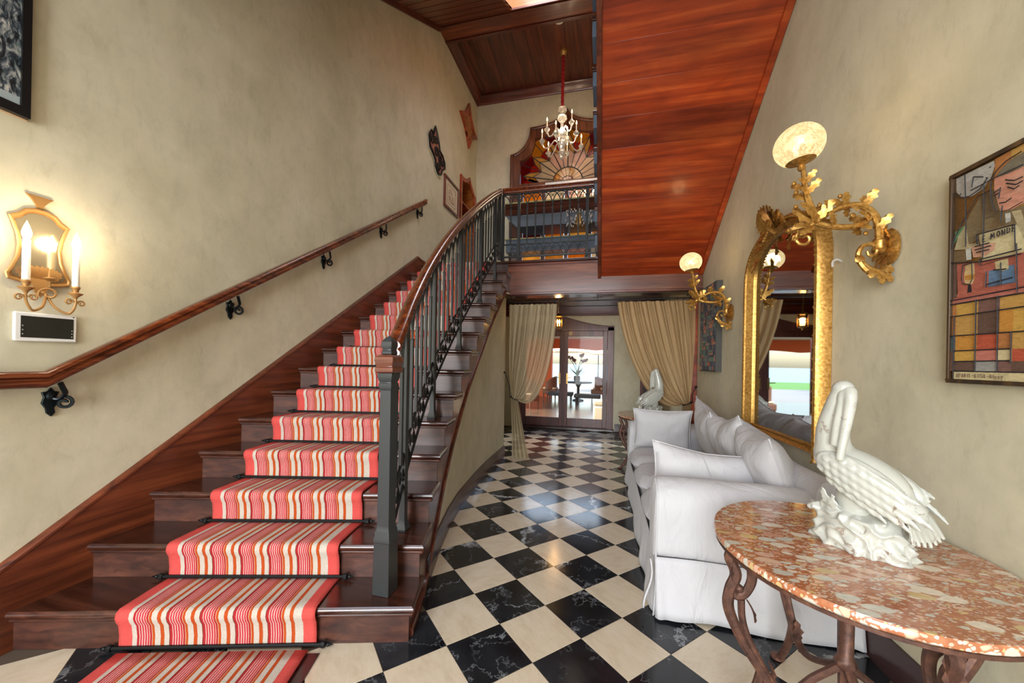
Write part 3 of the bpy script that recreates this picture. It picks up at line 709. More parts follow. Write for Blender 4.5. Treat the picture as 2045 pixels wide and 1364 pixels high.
# ================================================================== RIGHT SIDE
def gold_mat():
    m, nt, b = newmat('antique_gold'); v = coords(nt, (1, 1, 1), False); n_ = noise(nt, v, 60, 4, .6)
    r = ramp(nt, n_.outputs['Fac'], [(.3, srgb(142, 98, 42)), (.5, srgb(182, 136, 66)), (.7, srgb(208, 166, 96))])
    nt.links.new(r.outputs['Color'], b.inputs['Base Color']); b.inputs['Metallic'].default_value = .72; b.inputs['Roughness'].default_value = .36
    bump(nt, b, n_.outputs['Fac'], .25, .004); return m
M['gold'] = gold_mat()
M['brass'] = pl('brass', srgb(190, 150, 88), .3, .85)
def leaf(mb, base, tip, up, w=.02, curl=.01, n=6):
    """acanthus-like leaf: a lobed, bent, tapered blade with real thickness"""
    base = Vector(base); tip = Vector(tip); up = Vector(up).normalized(); ax = tip-base; L = ax.length; ax.normalize(); sd = ax.cross(up).normalized()
    vs, fs = [], []
    for i in range(n+1):
        t = i/n; wd = w*(math.sin(PI*min(1, t*.86+.12))**.7)*(1+.28*((i % 2)*2-1))*(1 if i < n else .15)
        c = base+ax*L*t+up*(curl*math.sin(t*PI)+curl*1.6*t*t)
        vs += [c-sd*wd+up*.25*wd, c+up*.18*w, c+sd*wd+up*.25*wd, c-up*.25*w]
    for i in range(n):
        a = i*4
        for j in range(4): fs.append((a+j, a+(j+1) % 4, a+4+(j+1) % 4, a+4+j))
    fs += [(3, 2, 1, 0), (n*4, n*4+1, n*4+2, n*4+3)]
    mb.add(vs, fs)
# ---------------------------------------------------------------- mirror
y0, y1, zb, zs, zt = 2.575, 3.675, .80, 2.08, 2.475
yc = (y0+y1)/2
def mp(y_, z_, d): return V(XR(y_)-d, y_, z_)
path = [(y0, zb), (y0, 1.2), (y0, 1.6), (y0, zs)]
for i in range(1, 24):
    a = PI*i/24; ca, sa = math.cos(a), math.sin(a); e = 2/2.35
    path.append((yc-math.copysign(abs(ca)**e, ca)*(y1-y0)/2, zs+(zt-zs)*abs(sa)**e))
path += [(y1, zs), (y1, 1.6), (y1, 1.2), (y1, zb)]
side = [(y0, .845)]+path[1:-1]+[(y1, .845)]
mir = thing('wall_mirror', 'tall arched mirror in a carved gilt frame behind the white sofa', 'mirror', tuple(mp(yc, zb, .05)))
obj('frame', MB().sweep([mp(y_, z_, .002) for y_, z_ in side], [(0, 0), (0, .062), (-.008, .078), (-.022, .085), (-.032, .078), (-.038, .066), (-.052, .070), (-.060, .060), (-.078, .036), (-.083, .03), (-.083, 0)], up=(-1, 0, 0)), M['gold'], mir, sharp=28)
obj('bottom_rail', MB().hexa([mp(y0+.07, .885, .002), mp(y1-.07, .885, .002), mp(y1-.07, .885, .05), mp(y0+.07, .885, .05), mp(y0+.07, .922, .002), mp(y1-.07, .922, .002), mp(y1-.07, .918, .03), mp(y0+.07, .918, .03)]), M['gold'], mir)
inn = [(yc+(y_-yc)*.88, zb+.12 if z_ <= zb+.001 else (z_ if z_ < zs+.001 else zs+(z_-zs)*.84)) for y_, z_ in path]
M['mirror'] = pl('mirror_glass', srgb(206, 212, 216), .02, 1.0)
obj('glass', MB().prism([mp(y_, z_, .016) for y_, z_ in inn], (-.006, 0, 0)), M['mirror'], mir)
obj('inner_bead', MB().sweep([mp(y_, z_, .03) for y_, z_ in inn], [(.004, 0), (.004, .012), (-.006, .014), (-.012, .006), (-.012, -.008), (.004, -.008)], closed=True, up=(-1, 0, 0)), M['gold'], mir)
# beaded band of small carved knobs
kn = MB(); acc = 0; last = None
pts_ = smooth_path([mp(yc+(y_-yc)*1.0, z_, 0) for y_, z_ in path], 6)
for i in range(1, len(pts_)):
    acc += (pts_[i]-pts_[i-1]).length
    if acc > .022:
        acc = 0; p = pts_[i]; yy_ = p.y+(.028 if p.y < yc else -.028)*min(1, abs(p.y-yc)/.4); zz_ = p.z-(.026 if p.z > zs+.15 else 0)
        kn.ball((XR(yy_)-.083, yy_, zz_), (.006, .008, .008), 6, 4)
obj('carved_beading', kn, M['gold'], mir, kind='stuff')
cr = MB(); C = mp(yc+.02, zt+.01, .075)
cr.tube(smooth_path([C+V(0, -.16, -.07), C+V(-.01, -.10, .0), C+V(-.02, -.03, -.02), C+V(-.02, 0, .03)], 6), .014, 6).tube(smooth_path([C+V(0, .16, -.07), C+V(-.01, .10, .0), C+V(-.02, .03, -.02), C+V(-.02, 0, .03)], 6), .014, 6)
for a in range(-4, 5):
    d_ = V(-.05-.02*math.cos(a*.5), math.sin(a*.34)*.12, .01+math.cos(a*.34)*.065); leaf(cr, C+V(0, a*.014, -.04), C+d_, (-1, 0, .25), .034, .014)
for s in (-1, 1):
    for j in range(4):
        b_ = C+V(.005, s*(.06+.055*j), -.035-.018*j*j*.8); leaf(cr, b_, b_+V(-.02, s*.065, -.01-.02*j), (-1, 0, .4), .022, .012)
        leaf(cr, b_+V(0, 0, .01), b_+V(-.02, s*.035, .045-.02*j), (-1, 0, .2), .016, .008)
    cr.tube(spiral(C+V(-.02, s*.085, .0), V(0, s, 0), V(0, 0, 1), .034, .006, PI, -1.3), .009, 6)
cr.ball(C+V(-.03, 0, -.01), (.02, .032, .04), 10, 8)
for j in range(9): cr.ball(C+V(-.03, -.08+.02*j, -.045-.01*abs(j-4)), .011, 7, 5)
cr.xf(Matrix.Translation(C) @ Matrix.Diagonal((1, 1.15, 1.35, 1)) @ Matrix.Translation(-C))
obj('crest', cr, M['gold'], mir)
obj('hanging_hook', MB().tube(smooth_path([V(XR(2.5)-.002, 2.50, 2.01), V(XR(2.5)-.03, 2.49, 2.02), V(XR(2.5)-.045, 2.50, 2.01), V(XR(2.5)-.045, 2.50, 1.98)], 4), .006, 6), pl('white_hook', srgb(196, 192, 186), .4), mir)
# ---------------------------------------------------------------- gas style wall lamps
M['globe'] = None
def globe_mat():
    m = bpy.data.materials.new('etched_globe'); m.use_nodes = True; nt = m.node_tree; nt.nodes.clear(); o = nt.nodes.new('ShaderNodeOutputMaterial')
    tc = nt.nodes.new('ShaderNodeTexCoord'); n_ = noise(nt, tc.outputs['Object'], 15, 4, .65, 2.5); r = ramp(nt, n_.outputs['Fac'], [(.46, srgb(255, 228, 168)), (.5, srgb(226, 172, 108)), (.54, srgb(255, 232, 176))])
    e = nt.nodes.new('ShaderNodeEmission'); e.inputs['Strength'].default_value = 1.0; nt.links.new(r.outputs['Color'], e.inputs['Color'])
    t = nt.nodes.new('ShaderNodeBsdfTransparent'); t.inputs['Color'].default_value = (1, .9, .72, 1); g = nt.nodes.new('ShaderNodeBsdfGlossy'); g.inputs['Roughness'].default_value = .1
    a = nt.nodes.new('ShaderNodeMixShader'); a.inputs[0].default_value = .86; b = nt.nodes.new('ShaderNodeMixShader'); b.inputs[0].default_value = .05
    nt.links.new(t.outputs[0], a.inputs[1]); nt.links.new(e.outputs[0], a.inputs[2]); nt.links.new(a.outputs[0], b.inputs[1]); nt.links.new(g.outputs[0], b.inputs[2]); nt.links.new(b.outputs[0], o.inputs['Surface']); return m
M['globe'] = globe_mat()
M['bulb'] = pl('glowing_bulb', srgb(255, 230, 180), .4, emit=srgb(255, 222, 160), estr=9)
def gas_lamp(y_, z0, label):
    x0 = XR(y_); e = thing('gas_wall_lamp', label, 'wall lamp', (x0, y_, z0), 'gilt scroll wall lamps')
    def P(a, dz, dy=0): return V(x0-a, y_+dy, z0+dz)
    pt = MB()       # wall rosette
    pt.lathe([(.02, 0), (.055, .004), (.06, .016), (.045, .028), (.03, .034)], (0, 0, 0), 14).xf(Matrix.Translation(P(.001, 0)) @ Matrix.Rotation(-PI/2, 4, 'Y') @ Matrix.Diagonal((1.45, 1, 1, 1)))
    for a in range(12):
        an = 2*PI*a/12; leaf(pt, P(.02, math.cos(an)*.03, math.sin(an)*.02), P(.03, math.cos(an)*.105, math.sin(an)*.07), (-1, 0, 0), .016, .012)
    pt.ball(P(.045, .0), (.018, .022, .03), 10, 8)
    obj('wall_rosette', pt, M['gold'], e)
    hub = MB().lathe([(.022, -.012), (.026, -.006), (.026, .03), (.02, .036)], (0, 0, 0), 12).xf(Matrix.Translation(P(.055, -.0)))
    obj('hub', hub, M['gold'], e)
    ar = MB()
    A = smooth_path([P(.055, .02), P(.06, .10), P(.085, .165), P(.14, .205), P(.212, .2), P(.283, .165), P(.345, .118), P(.385, .085)], 6)
    ar.tube(A, [lerp(.018, .011, i/(len(A)-1)) for i in range(len(A))], 8)
    B = smooth_path([P(.085, .15), P(.12, .118), P(.17, .104), P(.25, .112), P(.314, .134), P(.33, .17)], 6)
    ar.tube(B, [.009+.005*math.sin(PI*i/(len(B)-1)) for i in range(len(B))], 8)
    S = smooth_path([P(.31, .135), P(.325, .184), P(.35, .25), P(.364, .32), P(.371, .385), P(.38, .42)], 6)
    ar.tube(S, [lerp(.017, .009, i/(len(S)-1)) for i in range(len(S))], 8)
    a_o = obj('arm', ar, M['gold'], e)
    lv = MB()
    for (q0, q1, wd) in [((.30, .13), (.40, .22), .022), ((.31, .15), (.26, .225), .02), ((.12, .20), (.09, .26), .018), ((.20, .20), (.215, .255), .018), ((.15, .11), (.11, .07), .018), ((.24, .11), (.28, .165), .018), ((.35, .26), (.40, .29), .016), ((.355, .28), (.315, .33), .016), ((.36, .31), (.41, .335), .014), ((.365, .33), (.335, .375), .014), ((.10, .13), (.16, .155), .018), ((.34, .12), (.43, .105), .018), ((.33, .115), (.40, .06), .02), ((.07, .08), (.03, .14), .016), ((.255, .175), (.30, .22), .016), ((.18, .205), (.165, .16), .014)]:
        for dy in (-.012, .012): leaf(lv, P(q0[0], q0[1], dy*.4), P(q1[0], q1[1], dy*2), (0, math.copysign(1, dy), .35), wd, .010)
        lv.ball(P(q1[0], q1[1]), .011, 7, 5)
    obj('leaf_ornament', lv, M['gold'], a_o)
    sc_ = MB()
    sc_.tube(spiral(P(.362, .06), V(-1, 0, 0), V(0, 0, 1), .045, .008, PI*.55, -1.2), .0075, 7)
    obj('hook_scroll', sc_, M['gold'], e); sc_ = MB()
    sp_ = [P(.075, -.13), P(.11, -.10), P(.135, -.06), P(.138, -.02), P(.118, .012), P(.085, .016), P(.066, -.008), P(.074, -.034), P(.096, -.036), P(.104, -.016)]
    sp2 = smooth_path(sp_, 5); sc_.tube(sp2, [lerp(.014, .006, i/(len(sp2)-1)) for i in range(len(sp2))], 7)
    tl = smooth_path([P(.13, -.06), P(.10, -.095), P(.06, -.115), P(.03, -.15)], 5); sc_.tube(tl, .013, 7)
    for j, (q0, q1) in enumerate([((.06, -.11), (.012, -.17)), ((.06, -.11), (.05, -.18)), ((.05, -.10), (.008, -.12)), ((.12, -.04), (.16, -.07)), ((.08, -.10), (.10, -.15))]): leaf(sc_, P(*q0), P(*q1), (0, -1, .2), .02, .01)
    obj('lower_scroll', sc_, M['gold'], e)
    tilt = Matrix.Translation(P(.382, .425)) @ Matrix.Rotation(-.12, 4, 'Y')
    cu = MB().lathe([(.012, -.03), (.018, -.02), (.014, -.005), (.03, .004), (.062, .016), (.066, .024), (.06, .028)], (0, 0, 0), 18)
    for a in range(10):
        an = 2*PI*a/10; r_ = V(math.cos(an), math.sin(an), 0); leaf(cu, r_*.060+V(0, 0, .018), r_*.088+V(0, 0, .062), r_, .017, .004)
    obj('cup', cu.xf(tilt), M['gold'], e)
    g = MB(); pr_ = []
    for i in range(15):
        ph = lerp(.20*PI, PI, i/14); pr_.append((.106*math.sin(ph)+.0005, .018+.106*.92*(1-math.cos(ph))-.02))
    g.lathe(pr_, (0, 0, 0), 28, caps=False).xf(tilt)
    go = obj('globe', g, M['globe'], e)
    c_ = tilt @ V(0, 0, .085)
    obj('bulb', MB().ball(c_, .026, 12, 8), M['bulb'], go)
    lamp('gas_lamp_light', 'POINT', tuple(c_), 11, (1, .76, .45), radius=.07).location = tuple(c_)
    return e
gas_lamp(2.13, 1.98, 'gilt scroll wall lamp with etched globe nearest, above the mirror')
gas_lamp(4.17, 1.945, 'smaller-looking gilt globe lamp further off, beside the right curtain')
# ---------------------------------------------------------------- large painting on the right
def brush(nm, col, k=.16):
    m, nt, b = newmat(nm); v = coords(nt, (1, 22, 60), False, (.4, 0, 0)); n_ = noise(nt, v, 1.5, 5, .7, 1.2)
    c = [x for x in col]; r = ramp(nt, n_.outputs['Fac'], [(.3, tuple(max(0, x*(1-k*2)) for x in c[:3])+(1,)), (.52, tuple(c)), (.75, tuple(min(1, x*(1+k)+.02) for x in c[:3])+(1,))])
    nt.links.new(r.outputs['Color'], b.inputs['Base Color']); b.inputs['Roughness'].default_value = .5; bump(nt, b, n_.outputs['Fac'], .35, .002); return m
PC = dict(ochre=(190, 140, 60), orange=(180, 110, 50), clock=(164, 160, 152), hat=(112, 104, 84), face=(206, 134, 106), hand=(200, 140, 112), coat=(122, 102, 68), coat2=(104, 84, 56), sleeve=(176, 160, 116), green=(86, 140, 92), shirt=(184, 184, 172), paper=(206, 190, 138), fist=(206, 150, 118), brown=(112, 88, 54), red=(178, 88, 68), dkbrown=(98, 70, 56), glass=(206, 170, 110), amber=(198, 130, 40), line=(34, 32, 36), blue=(86, 120, 154), cream=(200, 182, 130), pink=(192, 106, 88), brick=(186, 74, 44), mauve=(120, 82, 70), grey=(146, 144, 136), yellow=(200, 150, 56), teal=(70, 104, 116))
def mute(c_, k=.82):
    g = sum(c_)/3; return tuple(g+(x-g)*k for x in c_)
PM = {k: brush('paint_'+k, srgb(*mute(v))) for k, v in PC.items()}
order = list(PM)
def painting(name, y_left, z0, w_, h_, off, label):
    x0 = XR(y_left-w_/2); e = thing(name, label, 'painting', (x0, y_left-w_/2, z0))
    fr = MB()
    for a, b_, c_, d_ in ((-.003, w_+.003, -.003, .011), (-.003, w_+.003, h_-.011, h_+.003), (-.003, .0075, .011, h_-.011), (w_-.0075, w_+.003, .011, h_-.011)):
        fr.hexa([(XR(y_left-a)-off-.012, y_left-a, z0+c_), (XR(y_left-b_)-off-.012, y_left-b_, z0+c_), (XR(y_left-b_)-.001, y_left-b_, z0+c_), (XR(y_left-a)-.001, y_left-a, z0+c_), (XR(y_left-a)-off-.012, y_left-a, z0+d_), (XR(y_left-b_)-off-.012, y_left-b_, z0+d_), (XR(y_left-b_)-.001, y_left-b_, z0+d_), (XR(y_left-a)-.001, y_left-a, z0+d_)])
    return e, fr
W1, H1, YL1, Z1, OF = .62, .79, 1.803, 1.362, .026
pe, fr = painting('painting', YL1, Z1, W1, H1, OF, 'framed cubist painting of a newspaper reader with a wine glass')
def framewood():
    return wood('frame_wood', srgb(34, 27, 22), srgb(58, 44, 30), srgb(96, 70, 40), 'Z', .45, .1)
M['framewood'] = framewood()
obj('frame', fr, M['framewood'], pe, bev=.002)
cv = MB(); lay = [0]
def PT(s, t, d=0): return V(XR(YL1-s)-OF-.0005-d, YL1-s, Z1+t)
def poly(col, pts, d=None):
    lay[0] += 1; dd = .00012*lay[0] if d is None else d
    q = [PT(max(.010, min(W1-.010, s)), max(.012, min(H1-.012, t)), dd) for s, t in pts]; cv.add(q, [tuple(range(len(q)))], order.index(col))
cv.hexa([PT(.006, .012, -.012), PT(W1-.006, .012, -.012), PT(W1-.006, .012, 0), PT(.006, .012, 0), PT(.006, H1-.012, -.012), PT(W1-.006, H1-.012, -.012), PT(W1-.006, H1-.012, 0), PT(.006, H1-.012, 0)], order.index('ochre'))
for c_, p_ in [('clock', [(.012, .775), (.014, .723), (.037, .691), (.074, .681), (.114, .69), (.14, .718), (.152, .752), (.149, .772)]), ('orange', [(.152, .775), (.203, .778), (.201, .733), (.153, .706)]), ('ochre', [(.203, .778), (.40, .778), (.40, .741), (.204, .738)]),
    ('hat', [(.153, .709), (.171, .729), (.198, .745), (.245, .752), (.32, .735), (.36, .70), (.213, .705), (.178, .704)]), ('face', [(.151, .71), (.195, .704), (.33, .704), (.31, .62), (.26, .59), (.209, .578), (.17, .587), (.158, .618), (.152, .667)]),
    ('coat', [(.054, .598), (.105, .667), (.152, .67), (.174, .582), (.30, .574), (.42, .6), (.46, .5), (.21, .515), (.111, .522), (.063, .503), (.011, .508), (.025, .551)]), ('coat2', [(.105, .667), (.152, .67), (.17, .584), (.155, .573), (.116, .581)]), ('brown', [(.155, .573), (.186, .571), (.188, .535), (.137, .54)]),
    ('hand', [(.19, .669), (.197, .683), (.224, .696), (.30, .69), (.30, .642), (.236, .622), (.214, .639)]), ('sleeve', [(.011, .504), (.025, .551), (.054, .587), (.066, .509), (.104, .504), (.101, .477), (.077, .488)]), ('green', [(.012, .571), (.053, .584), (.025, .551), (.012, .526)]), ('shirt', [(.189, .573), (.206, .57), (.207, .541), (.192, .54)]),
    ('paper', [(.104, .531), (.23, .523), (.40, .52), (.40, .44), (.234, .432), (.119, .425), (.108, .496)]), ('sleeve', [(.209, .572), (.237, .567), (.248, .526), (.249, .464), (.227, .521)]), ('cream', [(.116, .439), (.40, .437), (.40, .422), (.123, .416)]), ('fist', [(.077, .495), (.125, .492), (.163, .485), (.157, .461), (.125, .447), (.085, .455)]), ('shirt', [(.056, .492), (.076, .492), (.079, .449), (.06, .451)]),
    ('brown', [(.010, .497), (.056, .491), (.06, .447), (.023, .446), (.010, .457)]), ('red', [(.023, .446), (.119, .43), (.60, .421), (.60, .311), (.010, .312), (.029, .333)]), ('dkbrown', [(.010, .453), (.023, .446), (.026, .32), (.010, .317)]), ('glass', [(.057, .434), (.09, .433), (.093, .377), (.083, .358), (.058, .365), (.052, .386)]), ('amber', [(.054, .396), (.093, .394), (.092, .374), (.058, .378)]), ('line', [(.069, .361), (.079, .359), (.083, .33), (.066, .33)]),
    ('blue', [(.142, .392), (.221, .395), (.227, .335), (.14, .336)]), ('cream', [(.161, .421), (.203, .419), (.205, .384), (.189, .381), (.165, .39)]), ('pink', [(.010, .31), (.60, .314), (.60, .296), (.010, .295)])]: poly(c_, p_)
cols_ = [.010, .027, .108, .181, .224, .30, .38, .46, .54, .61]; rws = [(.293, .248), (.248, .175), (.175, .118), (.118, .078), (.078, .042)]
grid_ = [['orange', 'yellow', 'mauve', 'ochre', 'ochre', 'brown', 'yellow', 'mauve', 'ochre'], ['orange', 'ochre', 'dkbrown', 'amber', 'yellow', 'ochre', 'red', 'brown', 'mauve'], ['teal', 'amber', 'brick', 'orange', 'ochre', 'brick', 'dkbrown', 'yellow', 'brown'], ['mauve', 'yellow', 'pink', 'cream', 'brick', 'mauve', 'ochre', 'red', 'amber'], ['mauve', 'dkbrown', 'grey', 'mauve', 'dkbrown', 'brown', 'brick', 'grey', 'brown']]
for (t1, t0), rw_ in zip(rws, grid_):
    for i, c_ in enumerate(rw_): poly(c_, [(cols_[i], t0), (cols_[i+1], t0), (cols_[i+1], t1), (cols_[i], t1)])
poly('cream', [(.027, .012), (.61, .012), (.61, .042), (.027, .042)])
obj('canvas', cv, [PM[k] for k in order], pe, sharp=180)
ln = MB()
def stroke(pts, w_=.0022, d=.0098):
    ln.tube([PT(s, t, d) for s, t in pts], w_, 5, flat=.35, up=(0, 1, .01) if False else None)
for p_ in [[(.108, .3), (.108, .042)], [(.181, .3), (.183, .042)], [(.027, .25), (.027, .014)], [(.224, .175), (.224, .07)], [(.010, .248), (.30, .252)], [(.010, .175), (.30, .173)], [(.027, .118), (.224, .119)], [(.027, .078), (.224, .08)], [(.027, .042), (.35, .042)], [(.010, .31), (.30, .314)], [(.010, .295), (.30, .296)], [(.058, .77), (.064, .64), (.066, .50)], [(.128, .70), (.130, .60), (.128, .44)], [(.08, .70), (.16, .706), (.25, .707)], [(.153, .709), (.171, .729), (.198, .745), (.245, .752)], [(.152, .70), (.152, .667), (.158, .618), (.17, .587), (.209, .578), (.25, .588)], [(.054, .598), (.105, .667), (.152, .67)], [(.011, .508), (.025, .551), (.054, .598)], [(.104, .531), (.23, .523)], [(.104, .531), (.108, .496)], [(.116, .439), (.25, .437)], [(.116, .439), (.123, .416), (.25, .422)], [(.19, .60), (.185, .545)], [(.228, .525), (.232, .44)], [(.235, .46), (.24, .30)],
           [(.161, .655), (.178, .660)], [(.162, .645), (.178, .648)], [(.183, .665), (.178, .628), (.195, .624)], [(.18, .612), (.20, .608), (.218, .614)], [(.197, .683), (.224, .668), (.25, .668)], [(.20, .67), (.23, .652), (.25, .655)], [(.205, .655), (.225, .64), (.24, .645)], [(.10, .49), (.15, .488)], [(.10, .478), (.155, .477)], [(.105, .467), (.15, .465)], [(.057, .434), (.09, .433), (.093, .377), (.083, .358), (.058, .365), (.052, .386), (.057, .434)], [(.142, .392), (.14, .336), (.227, .335)], [(.188, .41), (.190, .335)], [(.165, .39), (.205, .384)], [(.142, .345), (.225, .352)], [(.09, .745), (.085, .71)], [(.09, .745), (.125, .728)], [(.010, .455), (.119, .43), (.25, .422)], [(.014, .72), (.037, .691), (.074, .681), (.114, .69), (.14, .718)], [(.04, .70), (.044, .706)], [(.145, .75), (.151, .751)], [(.134, .72), (.140, .718)]]: stroke(p_)
obj('black_outlines', ln, PM['line'], pe)
lt = MB()
def glyphs(word, s0, t0, hgt, adv, w_, target, slant=0):
    G = {'L': [[(0, 1), (0, 0), (.6, 0)]], 'E': [[(.6, 1), (0, 1), (0, 0), (.6, 0)], [(0, .5), (.5, .5)]], 'M': [[(0, 0), (.1, 1), (.4, .3), (.75, 1), (.85, 0)]], 'O': [[(.35, 1), (.05, .7), (.05, .3), (.35, 0), (.65, .3), (.65, .7), (.35, 1)]], 'N': [[(0, 0), (0, 1), (.6, 0), (.6, 1)]], 'D': [[(0, 0), (0, 1), (.45, .85), (.6, .5), (.45, .12), (0, 0)]],
         'P': [[(0, 0), (0, 1), (.5, .95), (.55, .65), (.4, .5), (0, .5)]], 'A': [[(0, 0), (.3, 1), (.6, 0)], [(.12, .4), (.5, .4)]], 'R': [[(0, 0), (0, 1), (.5, .95), (.55, .65), (.4, .5), (0, .5)], [(.3, .5), (.6, 0)]], 'I': [[(.3, 0), (.3, 1)]], 'S': [[(.55, .9), (.2, 1), (.05, .75), (.5, .4), (.5, .12), (.05, .05)]], '-': [[(.1, .5), (.5, .5)]], 'X': [[(0, 0), (.6, 1)], [(0, 1), (.6, 0)]], '5': [[(.55, 1), (.1, 1), (.08, .6), (.5, .55), (.5, .15), (.05, 0)]], '8': [[(.3, .55), (.08, .78), (.3, 1), (.5, .78), (.3, .55), (.05, .25), (.3, 0), (.55, .25), (.3, .55)]],
         'l': [[(.2, 0), (.2, 1)]], 'p': [[(.1, -.35), (.1, .6), (.5, .55), (.5, .1), (.1, .05)]], 'u': [[(.05, .6), (.1, .05), (.45, .05), (.5, .6)], [(.05, -.15), (.5, -.15)]], 'y': [[(.05, .6), (.25, .1)], [(.55, .65), (.25, .1), (.05, -.4)]], '^': [[(0, 0), (.35, .9), (.7, 0), (0, 0)]], '.': [[(.2, 0), (.25, .05)]]}
    x = s0
    for i, ch in enumerate(word):
        if ch == ' ': x += adv*.7; continue
        for st_ in G[ch]: target.tube([PT(x+a*hgt*.75, t0+slant*(x-s0)+b_*hgt, .0108) for a, b_ in st_], w_, 5, flat=.4)
        x += adv*(1.25 if ch == 'M' else (.6 if ch in 'Il.' else 1))
glyphs('LE MONDE', .112, .497, .019, .0160, .0019, lt, .04)
obj('headline_lettering', lt, PM['line'], pe)
sg = MB(); glyphs('^PARIS-XII58-Alpuy.', .040, .020, .0135, .0102, .00085, sg)
obj('signature', sg, PM['dkbrown'], pe)
# ---------------------------------------------------------------- smaller mosaic painting
YA, YB2, ZA, ZB2, DF = 5.06, 4.46, 1.345, 2.335, .062
mp_ = thing('mosaic_painting', 'tall narrow canvas of small coloured blocks hung behind the far lamp', 'painting', (XR(4.8), 4.76, ZA))
bx_ = MB().hexa([(XR(YA)-.001, YA, ZA), (XR(YB2)-.001, YB2, ZA), (XR(YB2)-DF, YB2, ZA), (XR(YA)-DF, YA, ZA), (XR(YA)-.001, YA, ZB2), (XR(YB2)-.001, YB2, ZB2), (XR(YB2)-DF, YB2, ZB2), (XR(YA)-DF, YA, ZB2)])
obj('stretcher', bx_, pl('grey_canvas_edge', srgb(66, 64, 60), .6), mp_)
mos = [pl('mosaic_%d' % i, srgb(*c_), .6) for i, c_ in enumerate([(92, 100, 118), (112, 130, 124), (176, 108, 86), (150, 130, 114), (78, 84, 100), (84, 142, 124), (164, 124, 106), (120, 116, 120), (190, 128, 104), (70, 76, 88)])]
mm = MB(); rr = random.Random(5); z = ZA+.012
mm.hexa([(XR(YA)-DF-.0005, YA-.008, ZA+.008), (XR(YB2)-DF-.0005, YB2+.008, ZA+.008), (XR(YB2)-DF-.002, YB2+.008, ZA+.008), (XR(YA)-DF-.002, YA-.008, ZA+.008), (XR(YA)-DF-.0005, YA-.008, ZB2-.008), (XR(YB2)-DF-.0005, YB2+.008, ZB2-.008), (XR(YB2)-DF-.002, YB2+.008, ZB2-.008), (XR(YA)-DF-.002, YA-.008, ZB2-.008)], 10)
while z < ZB2-.03:
    hh = rr.choice([.025, .035, .05]); y = YA-.012
    while y > YB2+.02:
        ww = min(rr.choice([.025, .04, .06, .085]), y-YB2-.012)
        dx = .0025
        blk = rr.random(); ci = rr.choice([0, 4, 7, 9, 1]) if blk < .5 else rr.randrange(10)
        mm.hexa([(XR(y)-DF-dx, y-.003, z), (XR(y-ww)-DF-dx, y-ww, z), (XR(y-ww)-DF-dx-.002, y-ww, z), (XR(y)-DF-dx-.002, y-.003, z), (XR(y)-DF-dx, y-.003, min(z+hh-.004, ZB2-.01)), (XR(y-ww)-DF-dx, y-ww, min(z+hh-.004, ZB2-.01)), (XR(y-ww)-DF-dx-.002, y-ww, min(z+hh-.004, ZB2-.01)), (XR(y)-DF-dx-.002, y-.003, min(z+hh-.004, ZB2-.01))], ci)
        y -= ww
    z += hh
obj('painted_blocks', mm, mos+[PM['line']], mp_, kind='stuff')
# ================================================================== SOFA
def linen(name, col, sc=7, st=.55, d=.03):
    m, nt, b = newmat(name); b.inputs['Base Color'].default_value = col; b.inputs['Roughness'].default_value = .85; b.inputs['Specular IOR Level'].default_value = .2; b.inputs['Sheen Weight'].default_value = .15
    v = coords(nt, (1, 1, .45), False); n_ = noise(nt, v, sc, 3, .5, 1.6); n2 = noise(nt, v, sc*5, 2, .5, .6)
    mx = nd(nt, 'ShaderNodeMath', operation='MULTIPLY_ADD'); nt.links.new(n2.outputs['Fac'], mx.inputs[0]); mx.inputs[1].default_value = .12; nt.links.new(n_.outputs['Fac'], mx.inputs[2])
    bump(nt, b, mx.outputs[0], st, d); return m
M['linen'] = linen('white_slipcover', srgb(190, 188, 190), 6, .5, .03)
M['linen2'] = linen('white_cushion', srgb(194, 192, 194), 5, .6, .03)
from mathutils import noise as mnoise
def wob(p, s=6, a=.01): return mnoise.noise(Vector(p)*s)*a
sf = thing('sofa', 'long white slipcovered sofa with rolled arms along the right wall', 'sofa', (.75, 3.55, 0))
SX0, SX1, SY0, SY1 = .285, 1.275, 2.205, 4.78
def arm(ys, s, SX1=SX1):
    """rolled arm; ys = outer face y, s = +1 when the seat lies towards +y"""
    pr_ = [(.035, .30), (.028, .42), (.02, .52)]
    for i in range(9):
        a = PI*1.02-(PI*1.20)*i/8; pr_.append((.155+math.cos(a)*.150, .630+math.sin(a)*.132))
    pr_ += [(.27, .50), (.27, .38), (.27, .30)]
    secs = [(SX0+.000, .55), (SX0+.003, .80), (SX0+.012, .92), (SX0+.03, .985), (SX0+.06, 1.0)]+[(SX0+.06+(SX1-SX0-.09)*i/10, 1.0) for i in range(1, 11)]
    vs, fs = [], []; n = len(pr_); cy, cz = .15, .5
    for x, sc_ in secs:
        for (a, z) in pr_:
            yy_ = ys+s*(cy+(a-cy)*sc_); zz_ = cz+(z-cz)*sc_ if z > .31 else z
            d_ = wob((x*1.5, yy_*1.5, zz_), 5, .012)
            vs.append((x, yy_+d_*s, zz_-max(0, (x-.5))*.02+d_*.7))
    for i in range(len(secs)-1):
        for j in range(n): fs.append((i*n+j, i*n+(j+1) % n, (i+1)*n+(j+1) % n, (i+1)*n+j))
    fs += [tuple(range(n)), tuple((len(secs)-1)*n+j for j in reversed(range(n)))]
    o = obj('arm', MB().add(vs, fs), M['linen'], sf, sharp=60)
    sb = o.modifiers.new('sub', 'SUBSURF'); sb.levels = 1; sb.render_levels = 2
    # welt round the arm front
    obj('welt', MB().tube([(SX0+.016, ys+s*(cy+(a-cy)*.945), cz+(z-cz)*.945 if z > .31 else z) for a, z in pr_], .0045, 6), M['linen'], o)
arm(SY0, 1); arm(SY1, -1, 1.20)
